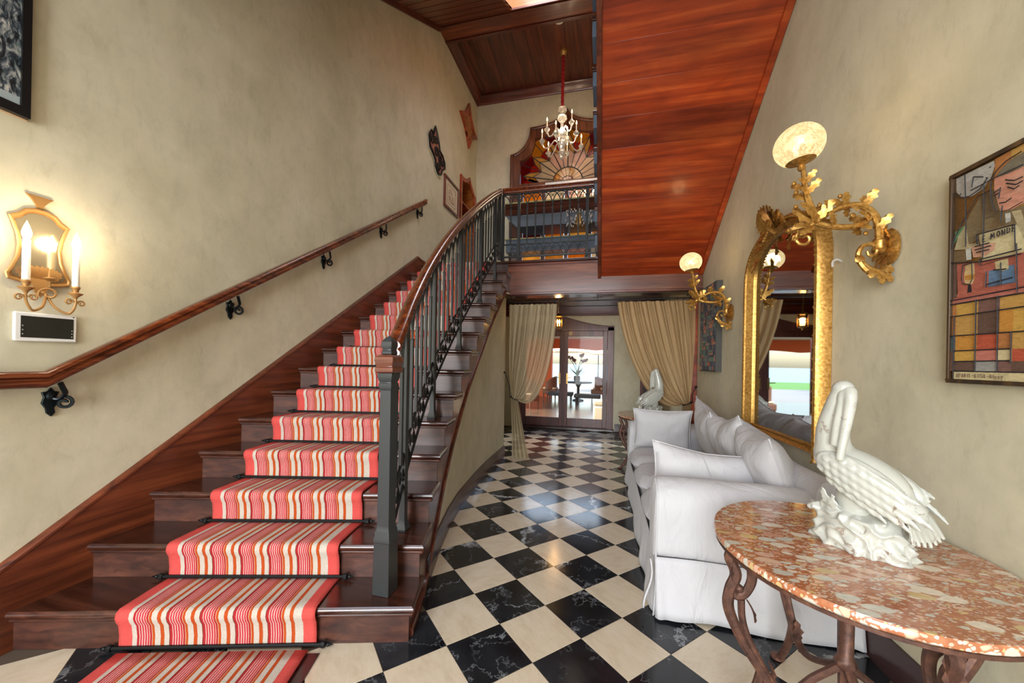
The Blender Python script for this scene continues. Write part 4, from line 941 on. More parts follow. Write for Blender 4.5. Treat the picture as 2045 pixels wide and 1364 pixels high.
obj('seat_base', MB().box(SX0+.05, 1.18, SY0+.25, SY1-.25, .16, .335), M['linen'], sf, bev=.02)
def puff(x0, x1, ya, yb, z0, z1, n=14, crown=.03, e=4.5, wr=.008):
    mb = MB(); cx, cy, cz = (x0+x1)/2, (ya+yb)/2, (z0+z1)/2
    for sg in (1, -1):
        def f(u, v):
            a, b_ = u*2-1, v*2-1
            # rounded square outline
            k = (abs(a)**e+abs(b_)**e)**(1/e) if (a or b_) else 0
            m_ = max(abs(a), abs(b_)); sc_ = (m_/k) if k else 1
            x, y = a*sc_, b_*sc_; r = min(1, m_); h = (1-r**6)**.5
            p = V(cx+x*(x1-x0)/2, cy+y*(yb-ya)/2, cz+sg*((z1-z0)/2*h+crown*(1-r*r)*(1 if sg > 0 else .2)))
            p.z += wob(p, 7, wr)*h
            return p
        mb.grid(f, n, n)
    return mb
for i in range(3):
    a = SY0+.262+i*((SY1-SY0-.524)/3); b_ = a+(SY1-SY0-.524)/3-.004
    o = obj('seat_cushion', puff(SX0-.005, 1.04, a, b_, .335, .485, 16, .025), M['linen'], sf, sharp=80)
bk = MB()
def backf(u, v):
    y = lerp(SY0+.05, SY1-.05, u); a = v*PI
    prof_ = [(1.06, .30), (1.055, .5), (1.06, .68), (1.075, .77), (1.10, .815), (1.14, .825), (1.20, .80), (1.24, .72), (1.25, .5), (1.25, .03)]
    k = v*(len(prof_)-1); i = min(int(k), len(prof_)-2); f = k-i
    p = V(lerp(prof_[i][0], prof_[i+1][0], f), y, lerp(prof_[i][1], prof_[i+1][1], f)); p.x = min(p.x, XR(y)-.02); p += V(0, 0, wob(p, 3, .02)); p.z = max(p.z, .02); return p
bk.grid(backf, 30, 18)
for u_ in (0, 1): bk.add([backf(u_, i/18) for i in range(19)], [tuple(range(19))])
obj('back', bk, M['linen'], sf, sharp=80)
# skirt: each side its own hanging panel with soft folds and pleats at the corners
def skirt(p0, p1, nrm, nm, n=60):
    p0, p1, nrm = Vector(p0), Vector(p1), Vector(nrm); L = (p1-p0).length
    def f(u, v):
        p = p0.lerp(p1, u); z = lerp(.335, .012, v); s = u*L
        fl_ = .012*v*math.sin(s*11+math.sin(s*3)*2)+.022*v*v+.012*v*mnoise.noise(V(s*3, v, 0))
        e_ = math.exp(-(min(u, 1-u)*L/.05)**2)*v*.018*math.sin(u*L*60)
        q = p+nrm*(fl_+e_); return V(q.x, q.y, z+.006*math.sin(s*7))
    o = obj(nm, MB().grid(f, n, 8), M['linen'], sf, sharp=80)
    m_ = o.modifiers.new('thick', 'SOLIDIFY'); m_.thickness = .006
xb_ = SX1+.0
skirt((SX0+.012, SY0+.03, 0), (xb_, SY0+.03, 0), (0, -1, 0), 'skirt_panel')
skirt((SX0+.012, SY1-.03, 0), (SX0+.012, SY0+.03, 0), (-1, 0, 0), 'skirt_panel', 110)
skirt((1.19, SY1-.03, 0), (SX0+.012, SY1-.03, 0), (0, 1, 0), 'skirt_panel')
obj('skirt_tie', MB().grid(lambda u, v: V(SX0-.02-.02*v+.015*math.sin(v*5), SY0+.02+.03*(u-.5)-.01*v, lerp(.33, .06, v)), 3, 8), M['linen'], sf, sharp=80).modifiers.new('t', 'SOLIDIFY').thickness = .008
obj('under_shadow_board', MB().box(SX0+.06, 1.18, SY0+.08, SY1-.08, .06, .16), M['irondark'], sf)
# loose cushions
def pillow(w_, h_, t_, n=22, seed=0, sag=.0):
    mb = MB(); rim = []
    def P(u, v, sg):
        a, b_ = u*2-1, v*2-1
        x = a*(w_/2)*(1-.075*(1-b_*b_)); z = b_*(h_/2)*(1-.085*(1-a*a))
        th_ = ((1-abs(a)**2.6)*(1-abs(b_)**2.6))**.58
        y = sg*t_/2*th_
        q = V(x*1.2+seed, z*1.5, sg*.5); fold = wob(q, 5.5, .018)*th_**.5+wob(q, 13, .007)*th_**.4
        return V(x, y+sg*fold, z-sag*(1-abs(a))*(b_+1)*.5)
    for sg in (-1, 1): mb.grid(lambda u, v: P(u, v, sg), n, n)
    N = 24
    rim = [P(i/N, 0, 1) for i in range(N)]+[P(1, i/N, 1) for i in range(N)]+[P(1-i/N, 1, 1) for i in range(N)]+[P(0, 1-i/N, 1) for i in range(N)]
    pp = MB().tube(rim, .005, 6, closed=True)
    return mb, pp
def cushion(label, loc, rot, w_, h_, t_, seed, sag=0):
    mb, pp = pillow(w_, h_, t_, 24, seed, sag); e = thing('cushion', label, 'cushion', loc, 'white cushions on the sofa'); e.rotation_euler = rot
    o = obj('cover', mb, M['linen2'], e, sharp=80, local=True); obj('piping', pp, M['linen2'], o, local=True)
R_ = math.radians
cushion('upright white cushion at the far end of the sofa, before the second pelican', (.625, 4.40, .70), (R_(12), 0, R_(-4)), .60, .46, .20, 1)
cushion('white cushion lying over the near sofa arm, pointed corner raised', (.66, 2.66, .665), (R_(-24), R_(7), R_(6)), .70, .42, .19, 5, .02)
cushion('crumpled white back cushion farthest along the sofa, left of the mirror', (1.0, 3.90, .77), (R_(-18), R_(-6), R_(86)), .74, .60, .24, 9, .04)
cushion('middle white back cushion slumped below the mirror', (1.015, 3.30, .765), (R_(-22), R_(4), R_(93)), .72, .58, .26, 13, .05)
cushion('white back cushion nearest the near arm, under the mirror corner', (1.03, 2.76, .755), (R_(-20), R_(-3), R_(86)), .70, .56, .25, 17, .02)
# ================================================================== MARBLE TABLES
def breccia():
    m, nt, b = newmat('breccia_marble'); tc = nt.nodes.new('ShaderNodeTexCoord')
    mp0 = nt.nodes.new('ShaderNodeMapping'); mp0.inputs['Rotation'].default_value = (0, 0, .9); mp0.inputs['Scale'].default_value = (1, 1.9, 1); nt.links.new(tc.outputs['Object'], mp0.inputs['Vector'])
    wn_ = noise(nt, mp0.outputs['Vector'], 6, 3); ad = nd(nt, 'ShaderNodeVectorMath', operation='MULTIPLY_ADD'); nt.links.new(wn_.outputs['Color'], ad.inputs[0]); ad.inputs[1].default_value = (.06, .06, .06); nt.links.new(mp0.outputs['Vector'], ad.inputs[2]); vec = ad.outputs[0]
    def layer(scale, lo, hi):
        v1 = nd(nt, 'ShaderNodeTexVoronoi', feature='F1'); v1.inputs['Scale'].default_value = scale; v1.inputs['Randomness'].default_value = .92; nt.links.new(vec, v1.inputs['Vector'])
        v2 = nd(nt, 'ShaderNodeTexVoronoi', feature='DISTANCE_TO_EDGE'); v2.inputs['Scale'].default_value = scale; v2.inputs['Randomness'].default_value = .92; nt.links.new(vec, v2.inputs['Vector'])
        sp = nt.nodes.new('ShaderNodeSeparateColor'); nt.links.new(v1.outputs['Color'], sp.inputs[0])
        cr = ramp(nt, sp.outputs[0], [(0, srgb(214, 178, 150)), (.14, srgb(222, 208, 186)), (.30, srgb(204, 200, 184)), (.44, srgb(212, 170, 146)), (.58, srgb(196, 190, 174)), (.72, srgb(204, 176, 122)), (.86, srgb(202, 146, 118))], 'CONSTANT')
        d1 = ramp(nt, v1.outputs['Distance'], [(.40, (1, 1, 1, 1)), (.47, (0, 0, 0, 1))]); d2 = ramp(nt, v2.outputs['Distance'], [(lo, (0, 0, 0, 1)), (hi, (1, 1, 1, 1))])
        return cr.outputs['Color'], mixc(nt, 1.0, d1.outputs['Color'], d2.outputs['Color'], 'MULTIPLY'), sp.outputs[1]
    c1, e1, s1 = layer(12, .02, .03); c2, e2, s2 = layer(26, .03, .05); c3, e3, s3 = layer(75, .04, .10)
    nz = noise(nt, vec, 14, 5); mtx = ramp(nt, nz.outputs['Fac'], [(.3, srgb(158, 92, 58)), (.6, srgb(178, 114, 78)), (.8, srgb(194, 138, 102))])
    col = mixc(nt, e3, mtx.outputs['Color'], c3)
    k3 = ramp(nt, s3, [(.25, (0, 0, 0, 1)), (.26, (1, 1, 1, 1))], 'CONSTANT'); f3 = mixc(nt, 1.0, e3, k3.outputs['Color'], 'MULTIPLY'); col = mixc(nt, f3, mtx.outputs['Color'], c3)
    k2 = ramp(nt, s2, [(.30, (0, 0, 0, 1)), (.31, (1, 1, 1, 1))], 'CONSTANT'); f2 = mixc(nt, 1.0, e2, k2.outputs['Color'], 'MULTIPLY'); col = mixc(nt, f2, col, c2)
    k1 = ramp(nt, s1, [(.40, (0, 0, 0, 1)), (.41, (1, 1, 1, 1))], 'CONSTANT'); f1 = mixc(nt, 1.0, e1, k1.outputs['Color'], 'MULTIPLY'); col = mixc(nt, f1, col, c1)
    gr = ramp(nt, noise(nt, vec, 45, 5).outputs['Fac'], [(.3, (.84, .84, .84, 1)), (.7, (1.08, 1.08, 1.08, 1))]); col = mixc(nt, 1.0, col, gr.outputs['Color'], 'MULTIPLY')
    nt.links.new(col, b.inputs['Base Color']); b.inputs['Roughness'].default_value = .16; b.inputs['Coat Weight'].default_value = .2; return m
M['breccia'] = breccia()
def rusty():
    m, nt, b = newmat('brown_cast_iron'); v = coords(nt, (1, 1, 1), False); n_ = noise(nt, v, 30, 6, .65)
    r = ramp(nt, n_.outputs['Fac'], [(.3, srgb(62, 42, 36)), (.55, srgb(98, 66, 54)), (.75, srgb(132, 90, 66))]); nt.links.new(r.outputs['Color'], b.inputs['Base Color']); b.inputs['Roughness'].default_value = .5; b.inputs['Metallic'].default_value = .35; bump(nt, b, n_.outputs['Fac'], .3, .003); return m
M['rust'] = rusty()
TRX, TRY, TH = .432, .486, .745
def make_table(label, loc):
    e = thing('marble_table', label, 'table', loc, 'breccia topped iron tables')
    tp = MB(); pr_ = [(.955, -.030), (.985, -.029), (1.0, -.022), (1.0, -.006), (.99, 0)]
    n = 64; vs, fs = [], []
    for (k, z) in pr_:
        for i in range(n): a = 2*PI*i/n; vs.append((math.cos(a)*TRX*k, math.sin(a)*TRY*k, TH+z))
    for i in range(len(pr_)-1):
        for j in range(n): fs.append((i*n+j, i*n+(j+1) % n, (i+1)*n+(j+1) % n, (i+1)*n+j))
    fs += [tuple(reversed(range(n))), tuple((len(pr_)-1)*n+j for j in range(n))]
    obj('marble_top', tp.add(vs, fs), M['breccia'], e, local=True, sharp=40)
    rim = [V(math.cos(2*PI*i/n)*TRX*.972, math.sin(2*PI*i/n)*TRY*.972, TH-.037) for i in range(n)]
    obj('iron_rim', MB().sweep(rim, [(-.02, -.005), (.006, -.005), (.006, .0065), (-.02, .0065)], closed=True), M['rust'], e, local=True)
    for ai, a in enumerate((PI, PI/2+.10, 0, -PI/2)):
        d = V(math.cos(a), math.sin(a), 0); R0 = .93/math.sqrt((d.x/TRX)**2+(d.y/TRY)**2); t_ = V(-d.y, d.x, 0)
        def P(r, z, s=0): return d*r+t_*s+V(0, 0, z)
        lg_ = MB()
        o1 = smooth_path([P(R0-.04, TH-.04), P(R0-.012, TH-.085), P(R0-.035, TH-.15), P(R0-.015, TH-.215), P(R0-.012, TH-.29), P(R0-.06, TH-.40), P(R0-.125, TH-.50), P(R0-.16, TH-.56)], 5)
        lg_.tube(o1, [.021]*len(o1), 8, flat=.8)
        o2 = smooth_path([P(R0-.05, TH-.06), P(R0-.085, TH-.11), P(R0-.09, TH-.17), P(R0-.065, TH-.225), P(R0-.035, TH-.235), P(R0-.022, TH-.205), P(R0-.042, TH-.19)], 5)
        lg_.tube(o2, [lerp(.020, .013, i/(len(o2)-1)) for i in range(len(o2))], 8, flat=.8)
        o3 = smooth_path([P(R0-.055, TH-.245), P(R0-.06, TH-.32), P(R0-.085, TH-.40), P(R0-.15, TH-.52), P(R0-.20, TH-.575)], 5); lg_.tube(o3, .013, 8)
        lg_.ball(P(R0-.048, TH-.205), .016, 10, 8)
        fo = smooth_path([P(R0-.13, TH-.50), P(R0-.11, TH-.58), P(R0-.075, TH-.66), P(R0-.04, .03), P(R0-.02, .016)], 5); lg_.tube(fo, [.016]*len(fo), 8)
        lo = obj('leg', lg_, M['rust'], e, local=True)
        for (q0, q1, dd, w2) in (((R0-.03, TH-.07), (R0-.045, TH-.19), d, .022), ((R0-.075, TH-.245), (R0-.085, TH-.33), d*-1, .014), ((R0-.165, TH-.55), (R0-.135, TH-.47), d*-1+V(0, 0, .2), .018)):
            lf = MB(); leaf(lf, P(*q0), P(*q1), dd, w2, .013); obj('cast_leaf', lf, M['rust'], lo, local=True)
        c_ = P(R0-.035, TH-.052); obj('cap_block', MB().box(c_.x-.028, c_.x+.028, c_.y-.028, c_.y+.028, c_.z-.012, c_.z+.012), M['rust'], lo, local=True)
        obj('foot', MB().lathe([(.015, 0), (.03, .004), (.03, .016), (.018, .022)], P(R0-.015, 0.0), 10), M['rust'], lo, local=True)
        cs = smooth_path([P(R0-.17, TH-.555), P(R0-.24, TH-.56), P(.10, TH-.50), P(.022, TH-.44)], 6); st_ = MB().tube(cs, .013, 8, flat=1.3)
        obj('stretcher', st_, M['rust'], e, local=True)
    obj('centre_post', MB().lathe([(.012, .10), (.022, .12), (.026, .16), (.02, .19), (.022, .30), (.032, .31), (.036, .325), (.030, .34), (.024, .35), (.026, .60), (.034, .66), (.034, .705)], (0, 0, 0), 8).ball((0, 0, .095), .02, 10, 8), M['rust'], e, local=True, sharp=40)
    return e
TC = V(.882, 1.642, 0)
tab = make_table('round breccia marble table on a scrolled cast iron base, nearest the camera', tuple(TC))
tab2 = copy_tree(tab, (.62, 5.30, 0), 0, 'marble topped iron table at the far end of the sofa, mostly hidden')
# ================================================================== PELICANS
def glaze():
    m, nt, b = newmat('crackled_white_glaze'); v = coords(nt, (1, 1, 1), False); n_ = noise(nt, v, 22, 8, .72, .6); n2 = noise(nt, v, 5, 2)
    r = ramp(nt, n_.outputs['Fac'], [(.0, (0, 0, 0, 1)), (.57, (0, 0, 0, 1)), (.62, (.8, .8, .8, 1))]); k = ramp(nt, n2.outputs['Fac'], [(.47, (0, 0, 0, 1)), (.6, (1, 1, 1, 1))]); f = mixc(nt, 1.0, r.outputs['Color'], k.outputs['Color'], 'MULTIPLY')
    bs = ramp(nt, n2.outputs['Fac'], [(.3, srgb(172, 173, 164)), (.7, srgb(190, 190, 180))]); c = mixc(nt, f, bs.outputs['Color'], srgb(120, 96, 78)); nt.links.new(c, b.inputs['Base Color'])
    b.inputs['Roughness'].default_value = .16; b.inputs['Coat Weight'].default_value = .4; bump(nt, b, noise(nt, v, 40, 3).outputs['Fac'], .12, .004); return m
M['glaze'] = glaze()
def remesh(o, vox=.006, sm=6):
    r = o.modifiers.new('fuse', 'REMESH'); r.mode = 'VOXEL'; r.voxel_size = vox; r.use_smooth_shade = True
    s = o.modifiers.new('soft', 'SMOOTH'); s.iterations = sm; s.factor = .5
def feather(mb, base, d, n_, L, w_):
    leafn = 5; d = Vector(d).normalized(); n_ = Vector(n_).normalized(); sd = d.cross(n_).normalized(); base = Vector(base); vs, fs = [], []
    for i in range(leafn+1):
        t = i/leafn; wd = w_*(.55+.45*math.sin(PI*min(1, t*.9+.1)))*(1 if i < leafn else .7); c = base+d*L*t+n_*(.004*math.sin(PI*t)+.0005)
        vs += [c-sd*wd, c+n_*.0035, c+sd*wd, c-n_*.010]
    for i in range(leafn):
        a = i*4
        for j in range(4): fs.append((a+j, a+(j+1) % 4, a+4+(j+1) % 4, a+4+j))
    fs += [(3, 2, 1, 0), (leafn*4, leafn*4+1, leafn*4+2, leafn*4+3)]; mb.add(vs, fs)
def make_pelican(label, loc, rotz, mirror=False):
    e = thing('pelican_statue', label, 'statue', loc, 'white glazed pelican statues'); e.rotation_euler = (0, 0, rotz)
    bd = MB()
    ay = Matrix.Rotation(R_(27), 3, 'Y')
    bd.ball((.050, 0, .262), (.150, .078, .086), 20, 14, rot=ay)
    bd.ball((-.035, 0, .318), (.068, .066, .085), 16, 12, rot=Matrix.Rotation(R_(-10), 3, 'Y'))
    bd.ball((.028, 0, .165), (.062, .055, .075), 14, 10)
    bd.ball((.165, 0, .195), (.06, .045, .035), 12, 8, rot=ay)
    nk = smooth_path([(-.042, 0, .345), (-.044, -.002, .42), (-.032, -.006, .49), (-.018, -.012, .55), (-.010, -.014, .578)], 6)
    bd.tube(nk, [lerp(.060, .031, min(1, (i/(len(nk)-1))*1.1)) for i in range(len(nk))], 14)
    bd.ball((-.008, -.014, .583), (.037, .036, .034), 14, 10)
    o = obj('body', bd, M['glaze'], e, local=True, sharp=180); remesh(o, .006, 8)
    bk_ = MB()
    bp_ = smooth_path([(.016, -.030, .580), (.027, -.048, .552), (.026, -.066, .48), (.020, -.082, .40), (.012, -.092, .322)], 6)
    bk_.tube(bp_, [lerp(.023, .012, i/(len(bp_)-1)) for i in range(len(bp_))], 10)
    pch = smooth_path([(.006, -.030, .57), (.002, -.046, .52), (-.004, -.062, .44), (-.006, -.072, .37)], 5); bk_.tube(pch, [.024]*4+[.020]*(len(pch)-4), 10)
    bk_.ball((.024, -.036, .572), (.020, .018, .018), 10, 8)
    o = obj('bill', bk_, M['glaze'], e, local=True, sharp=180); remesh(o, .0045, 4)
    for s in (-1, 1):
        sh = MB(); sh.ball((.062, s*.060, .258), (.150, .030, .066), 20, 14, rot=ay)
        ft = sh
        for r_ in range(6):
            for c_ in range(10):
                u = -.125+.029*c_+(r_ % 2)*.014; vv = .052-.021*r_
                k = 1-(u/.150)**2-(vv/.066)**2
                if k < .03 or (c_ > 6 and r_ < 2): continue
                base = V(.062, s*(.060+.028*math.sqrt(k)), .258)+(ay @ V(u, 0, vv))
                feather(ft, base, ay @ V(1, s*-.10*(u/.15), -.20-.04*r_), V(0, s, .12), .034+.0055*c_, .0098)
        for j in range(6):
            base = V(.062, s*.078, .258)+ay @ V(.045+.008*j, 0, -.040+.015*j); feather(ft, base, ay @ V(1, s*-.14, -.05+.02*j), V(0, s, .3), .095-.005*j, .011)
        wo = obj('wing', ft, M['glaze'], e, local=True, sharp=180); remesh(wo, .0034, 3)
    tl = MB()
    for j in range(7):
        a = (j-3)*.15; feather(tl, (.178+.003*(j-3), (j-3)*.012, .195), (.36+.03*(j-3), math.sin(a)*.6, -.86), (.8, math.sin(a)*-.3, .35), .130-.004*abs(j-3), .017)
    tl.ball((.190, 0, .165), (.03, .03, .045), 10, 8)
    remesh(obj('tail', tl, M['glaze'], e, local=True, sharp=180), .0036, 3)
    ba = MB()
    def basef(u, v):
        a = 2*PI*u; q = V(math.cos(a)*1.4, math.sin(a)*1.4, v*1.3); w1 = mnoise.noise(q*1.2)*2.2
        rdg = abs(math.sin(a*3.5+v*4.5+w1*1.6)); rdg2 = abs(math.sin(a*6-v*6+w1*2.4+1))
        r = (.112-.030*v**1.6)*(1+.20*(1-rdg)**1.2+.10*(1-rdg2)-.02)
        r *= 1 if v < .9 else lerp(1, .35, (v-.9)/.1)
        z = .145*v*(1+.12*math.sin(a*2+1)*v)
        return V(.047+math.cos(a)*r*1.16, -.005+math.sin(a)*r*.78, z)
    ba.grid(basef, 150, 34)
    ba.add([basef(i/150, 1) for i in range(150)], [tuple(range(150))]); ba.add([basef(i/150, 0) for i in range(150)], [tuple(reversed(range(150)))])
    o = obj('rock_base', ba, M['glaze'], e, local=True, sharp=180)
    fl_ = MB()
    for j in range(5): leaf(fl_, (-.035+.006*j, -.02+.012*j, .10), (-.085+.008*j, -.035+.018*(j-2), .118+.010*(j % 3)), (-1, -.4, .4), .012, .004)
    for j in range(7): fl_.ball((-.095+.012*(j % 3), -.045+.018*(j//3), .112+.010*(j % 2)), .013, 8, 6)
    leaf(fl_, (-.02, -.050, .115), (-.048, -.058, .205), (-.3, -1, .1), .022, .005); leaf(fl_, (0, -.055, .115), (-.018, -.062, .19), (-.1, -1, .1), .018, .005)
    remesh(obj('reeds', fl_, M['glaze'], o, local=True, sharp=180), .0045, 3)
    return e
pel = make_pelican('large white glazed pelican statue standing on the near marble table', (.905, 1.70, TH+.0005), R_(-48))
pel2 = copy_tree(pel, (.65, 5.13, TH+.0005), R_(205), 'white glazed pelican statue behind the far end of the sofa')
# ================================================================== FRENCH DOORS
fd = thing('door_1', None, None, (-.84, DY, 0), kind='structure')
M['doorwood'] = wood('door_mahogany', srgb(60, 28, 25), srgb(94, 48, 43), srgb(118, 66, 59), 'Z', .45, .1)
M['glass'] = None
def thin_glass(nm, tint=(1, 1, 1, 1), refl=.09):
    m = bpy.data.materials.new(nm); m.use_nodes = True; nt = m.node_tree; nt.nodes.clear()
    o = nt.nodes.new('ShaderNodeOutputMaterial'); t = nt.nodes.new('ShaderNodeBsdfTransparent'); t.inputs['Color'].default_value = tint; g = nt.nodes.new('ShaderNodeBsdfGlossy'); g.inputs['Roughness'].default_value = .02
    f = nt.nodes.new('ShaderNodeFresnel'); f.inputs['IOR'].default_value = 1.18; mx = nt.nodes.new('ShaderNodeMixShader'); nt.links.new(f.outputs[0], mx.inputs[0]); nt.links.new(t.outputs[0], mx.inputs[1]); nt.links.new(g.outputs[0], mx.inputs[2]); nt.links.new(mx.outputs[0], o.inputs['Surface']); return m
M['glass'] = thin_glass('window_glass', (.96, .97, .97, 1))
DC = -.845
fr = MB().box(-1.94, -1.75, DY-.045, DY+.05, .0, 2.20).box(.06, .19, DY-.045, DY+.05, .0, 2.20)
obj('frame_jamb', fr, M['doorwood'], fd, bev=.006)
pd = []
for i in range(13):
    t = i/12; pd.append((lerp(DC, .19, t), 2.20+.20*(1-math.sin(t*PI/2))**1.0))
top = [(x, DY-.045, z) for x, z in pd]; top = [(2*DC-x, y, z) for x, y, z in reversed(top[1:])]+top
obj('pediment', MB().prism([(-1.94+.07, DY-.045, 2.105)]+[(max(x, -1.94), y, z) for x, y, z in top]+[(.19, DY-.045, 2.105)], (0, .09, 0)), M['doorwood'], fd)
obj('pediment_moulding', MB().sweep([(max(x, -1.94), DY-.046, z-.028) for x, y, z in top], [(0, 0), (.016, 0), (.016, .02), (.008, .03), (0, .03)], plumb=True), M['doorwood'], fd)
def leaf_door(x0, x1, hx):
    L = MB(); s = .085
    L.box(x0, x0+s, DY-.02, DY+.03, .06, 2.10).box(x1-s, x1, DY-.02, DY+.03, .06, 2.10).box(x0+s, x1-s, DY-.02, DY+.03, .06, .24).box(x0+s, x1-s, DY-.02, DY+.03, 1.985, 2.10)
    lo = obj('door_leaf', L, M['doorwood'], fd, bev=.005)
    obj('pane', MB().box(x0+s, x1-s, DY-.002, DY+.004, .24, 1.985), M['glass'], lo)
    obj('handle_plate', MB().box(hx-.018, hx+.018, DY-.028, DY-.0205, .97, 1.20), M['brass'], lo, bev=.005)
    s2 = 1 if hx > DC else -1
    obj('lever', MB().tube([(hx, DY-.028, 1.10), (hx, DY-.06, 1.10)], .008, 8).tube([(hx, DY-.06, 1.10), (hx+s2*.10, DY-.06, 1.105)], .008, 8).ball((hx, DY-.032, 1.02), (.01, .006, .014), 8, 6), M['brass'], lo)
leaf_door(-1.748, DC-.003, -.925); leaf_door(DC+.003, .058, -.765)
obj('astragal', MB().box(DC-.018, DC+.018, DY-.035, DY-.021, .06, 2.10), M['doorwood'], fd, bev=.004)
obj('threshold', MB().box(-1.95, .21, DY-.11, DY+.16, .0005, .058), M['basewood'], fd, bev=.008)
# panelled door glimpsed behind the right curtain
d2 = thing('door_2', None, None, (.78, 8.09, 0), kind='structure')
dp = MB().box(.72, .78, DY-.03, DY-.001, 0, 2.2).box(1.04, 1.09, DY-.03, DY-.001, 0, 2.2).box(.78, 1.04, DY-.03, DY-.001, 2.1, 2.2)
obj('casing', dp, M['doorwood'], d2, bev=.004)
obj('door_leaf', MB().box(.785, 1.035, DY-.018, DY-.001, .006, 2.095), pl('dark_plum_paint', srgb(58, 30, 40), .4), d2)
obj('centre_stile', MB().box(.885, .925, DY-.026, DY-.0185, .006, 2.095), M['doorwood'], d2)
# ================================================================== CURTAINS
def sheer(nm, col, alpha):
    m = bpy.data.materials.new(nm); m.use_nodes = True; nt = m.node_tree; nt.nodes.clear(); o = nt.nodes.new('ShaderNodeOutputMaterial')
    tc = nt.nodes.new('ShaderNodeTexCoord'); n_ = noise(nt, tc.outputs['Object'], 90, 3); cr = ramp(nt, n_.outputs['Fac'], [(.3, tuple(c*.86 for c in col[:3])+(1,)), (.7, col)])
    d = nt.nodes.new('ShaderNodeBsdfDiffuse'); t = nt.nodes.new('ShaderNodeBsdfTranslucent'); p = nt.nodes.new('ShaderNodeBsdfTransparent'); p.inputs['Color'].default_value = (1, .97, .92, 1)
    nt.links.new(cr.outputs['Color'], d.inputs['Color']); nt.links.new(cr.outputs['Color'], t.inputs['Color'])
    a = nt.nodes.new('ShaderNodeMixShader'); a.inputs[0].default_value = .35; b = nt.nodes.new('ShaderNodeMixShader'); b.inputs[0].default_value = alpha
    nt.links.new(d.outputs[0], a.inputs[1]); nt.links.new(t.outputs[0], a.inputs[2]); nt.links.new(a.outputs[0], b.inputs[1]); nt.links.new(p.outputs[0], b.inputs[2]); nt.links.new(b.outputs[0], o.inputs['Surface']); return m
M['sheerL'] = sheer('cream_sheer', srgb(220, 206, 174), .26); M['sheerR'] = sheer('tan_sheer', srgb(212, 182, 138), .12)
CY = 5.36
def bez(a, b_, c_, d_, t): s = 1-t; return (a[0]*s**3+3*b_[0]*s*s*t+3*c_[0]*s*t*t+d_[0]*t**3, a[1]*s**3+3*b_[1]*s*s*t+3*c_[1]*s*t*t+d_[1]*t**3)
def curtain(label, xo, xi, ztop, tie, P1, P2, foot_in, mt, nf, hook):
    """xo outer edge x, xi inner edge x at the top; tie (x, z); P1, P2 bezier controls of the inner edge"""
    e = thing('curtain', label, 'curtain', ((xo+xi)/2, CY, 0), 'tied back curtains under the landing'); sg = 1 if xi > xo else -1
    def up(u, v):
        xt = lerp(xo, xi, u); a = (xt, ztop); w = u**1.25
        b_ = (lerp(xo, P1[0], w), lerp(1.75, P1[1], w)); c_ = (lerp(xo, P2[0], w), lerp(1.30, P2[1], w)); d_ = (tie[0]+sg*.05*(u-.4), tie[1]+.015*math.sin(u*9))
        x, z = bez(a, b_, c_, d_, v)
        amp = lerp(.040, .030, v)*(1-.25*v); ph = u*nf*2*PI+math.sin(u*7)*.8
        y = CY+amp*math.sin(ph)+.010*math.sin(ph*2.3+v*3)+.012*mnoise.noise(V(u*8, v*3, xo))
        return V(x+.006*math.sin(ph+v*6), y+.03*math.sin(v*PI)*(u-.5), z+(.010*math.sin(ph) if v == 0 else 0))
    o = obj('upper_drape', MB().grid(up, 150, 40), mt, e, sharp=180)
    obj('heading_band', MB().grid(lambda u, v: up(u, v*.035)+V(0, -.003, 0), 150, 3), mt, o, sharp=180)
    def low(u, v):
        k = v**.75; xa = tie[0]-sg*.045*(1-k)-sg*.03*k; xb__ = lerp(tie[0]+sg*.05, foot_in, k*(.55+.45*v)); x = lerp(xa, xb__, u); ph = u*4.5*2*PI+v*1.5
        return V(x, CY+.030*math.sin(ph)*(1+.8*v)+.012*mnoise.noise(V(u*7, v*3, 5)), lerp(tie[1]+.01, .012, v)-.0*u)
    obj('lower_drape', MB().grid(low, 90, 26), mt, e, sharp=180)
    tb_ = MB(); pts = []
    for i in range(20):
        a = 2*PI*i/20; pts.append((tie[0]+math.cos(a)*.062, CY+math.sin(a)*.05, tie[1]+.006+math.cos(a)*sg*-.025))
    tb_.tube(pts, .006, 6, closed=True); tb_.tube(smooth_path([(tie[0]-sg*.055, CY-.03, tie[1]+.025), (lerp(tie[0], hook[0], .5), CY-.04, lerp(tie[1], hook[1], .55)), (hook[0], CY-.02, hook[1])], 5), .005, 6)
    tb_.ball((hook[0], CY-.02, hook[1]), .016, 8, 6)
    obj('tie_back', tb_, M['irondark'], e)
    rg_ = MB().tube([(math.cos(a)*.019, 0, math.sin(a)*.019) for a in [2*PI*i/14 for i in range(14)]], .0028, 5, closed=True).mesh('curtain_ring'); rg_.materials.append(M['irondark'])
    for i in range(11):
        u = (i+.5)/11; piece('ring', rg_, e, (lerp(xo, xi, u), CY, ztop+.026), PI/2+.4*math.sin(i))
    return e
curtain('pale cream curtain tied back on the left of the french doors', -1.372, -.672, 2.255, (-1.275, .875), (-.69, 1.55), (-.85, .53), -1.02, M['sheerL'], 9, (-1.42, 1.26))
curtain('tan curtain tied back on the right beside the small pelican', 1.150, .158, 2.265, (1.075, .90), (.22, 1.62), (.62, .62), .93, M['sheerR'], 9, (1.17, 1.13))
rd = thing('curtain_rod', 'thin black iron curtain rod under the landing fascia', 'curtain rod', (-.1, CY, 2.285))
RZ = 2.292
obj('rod', MB().tube([(-1.40, CY, RZ-.004), (1.185, CY, RZ+.008)], .0085, 8), M['irondark'], rd)
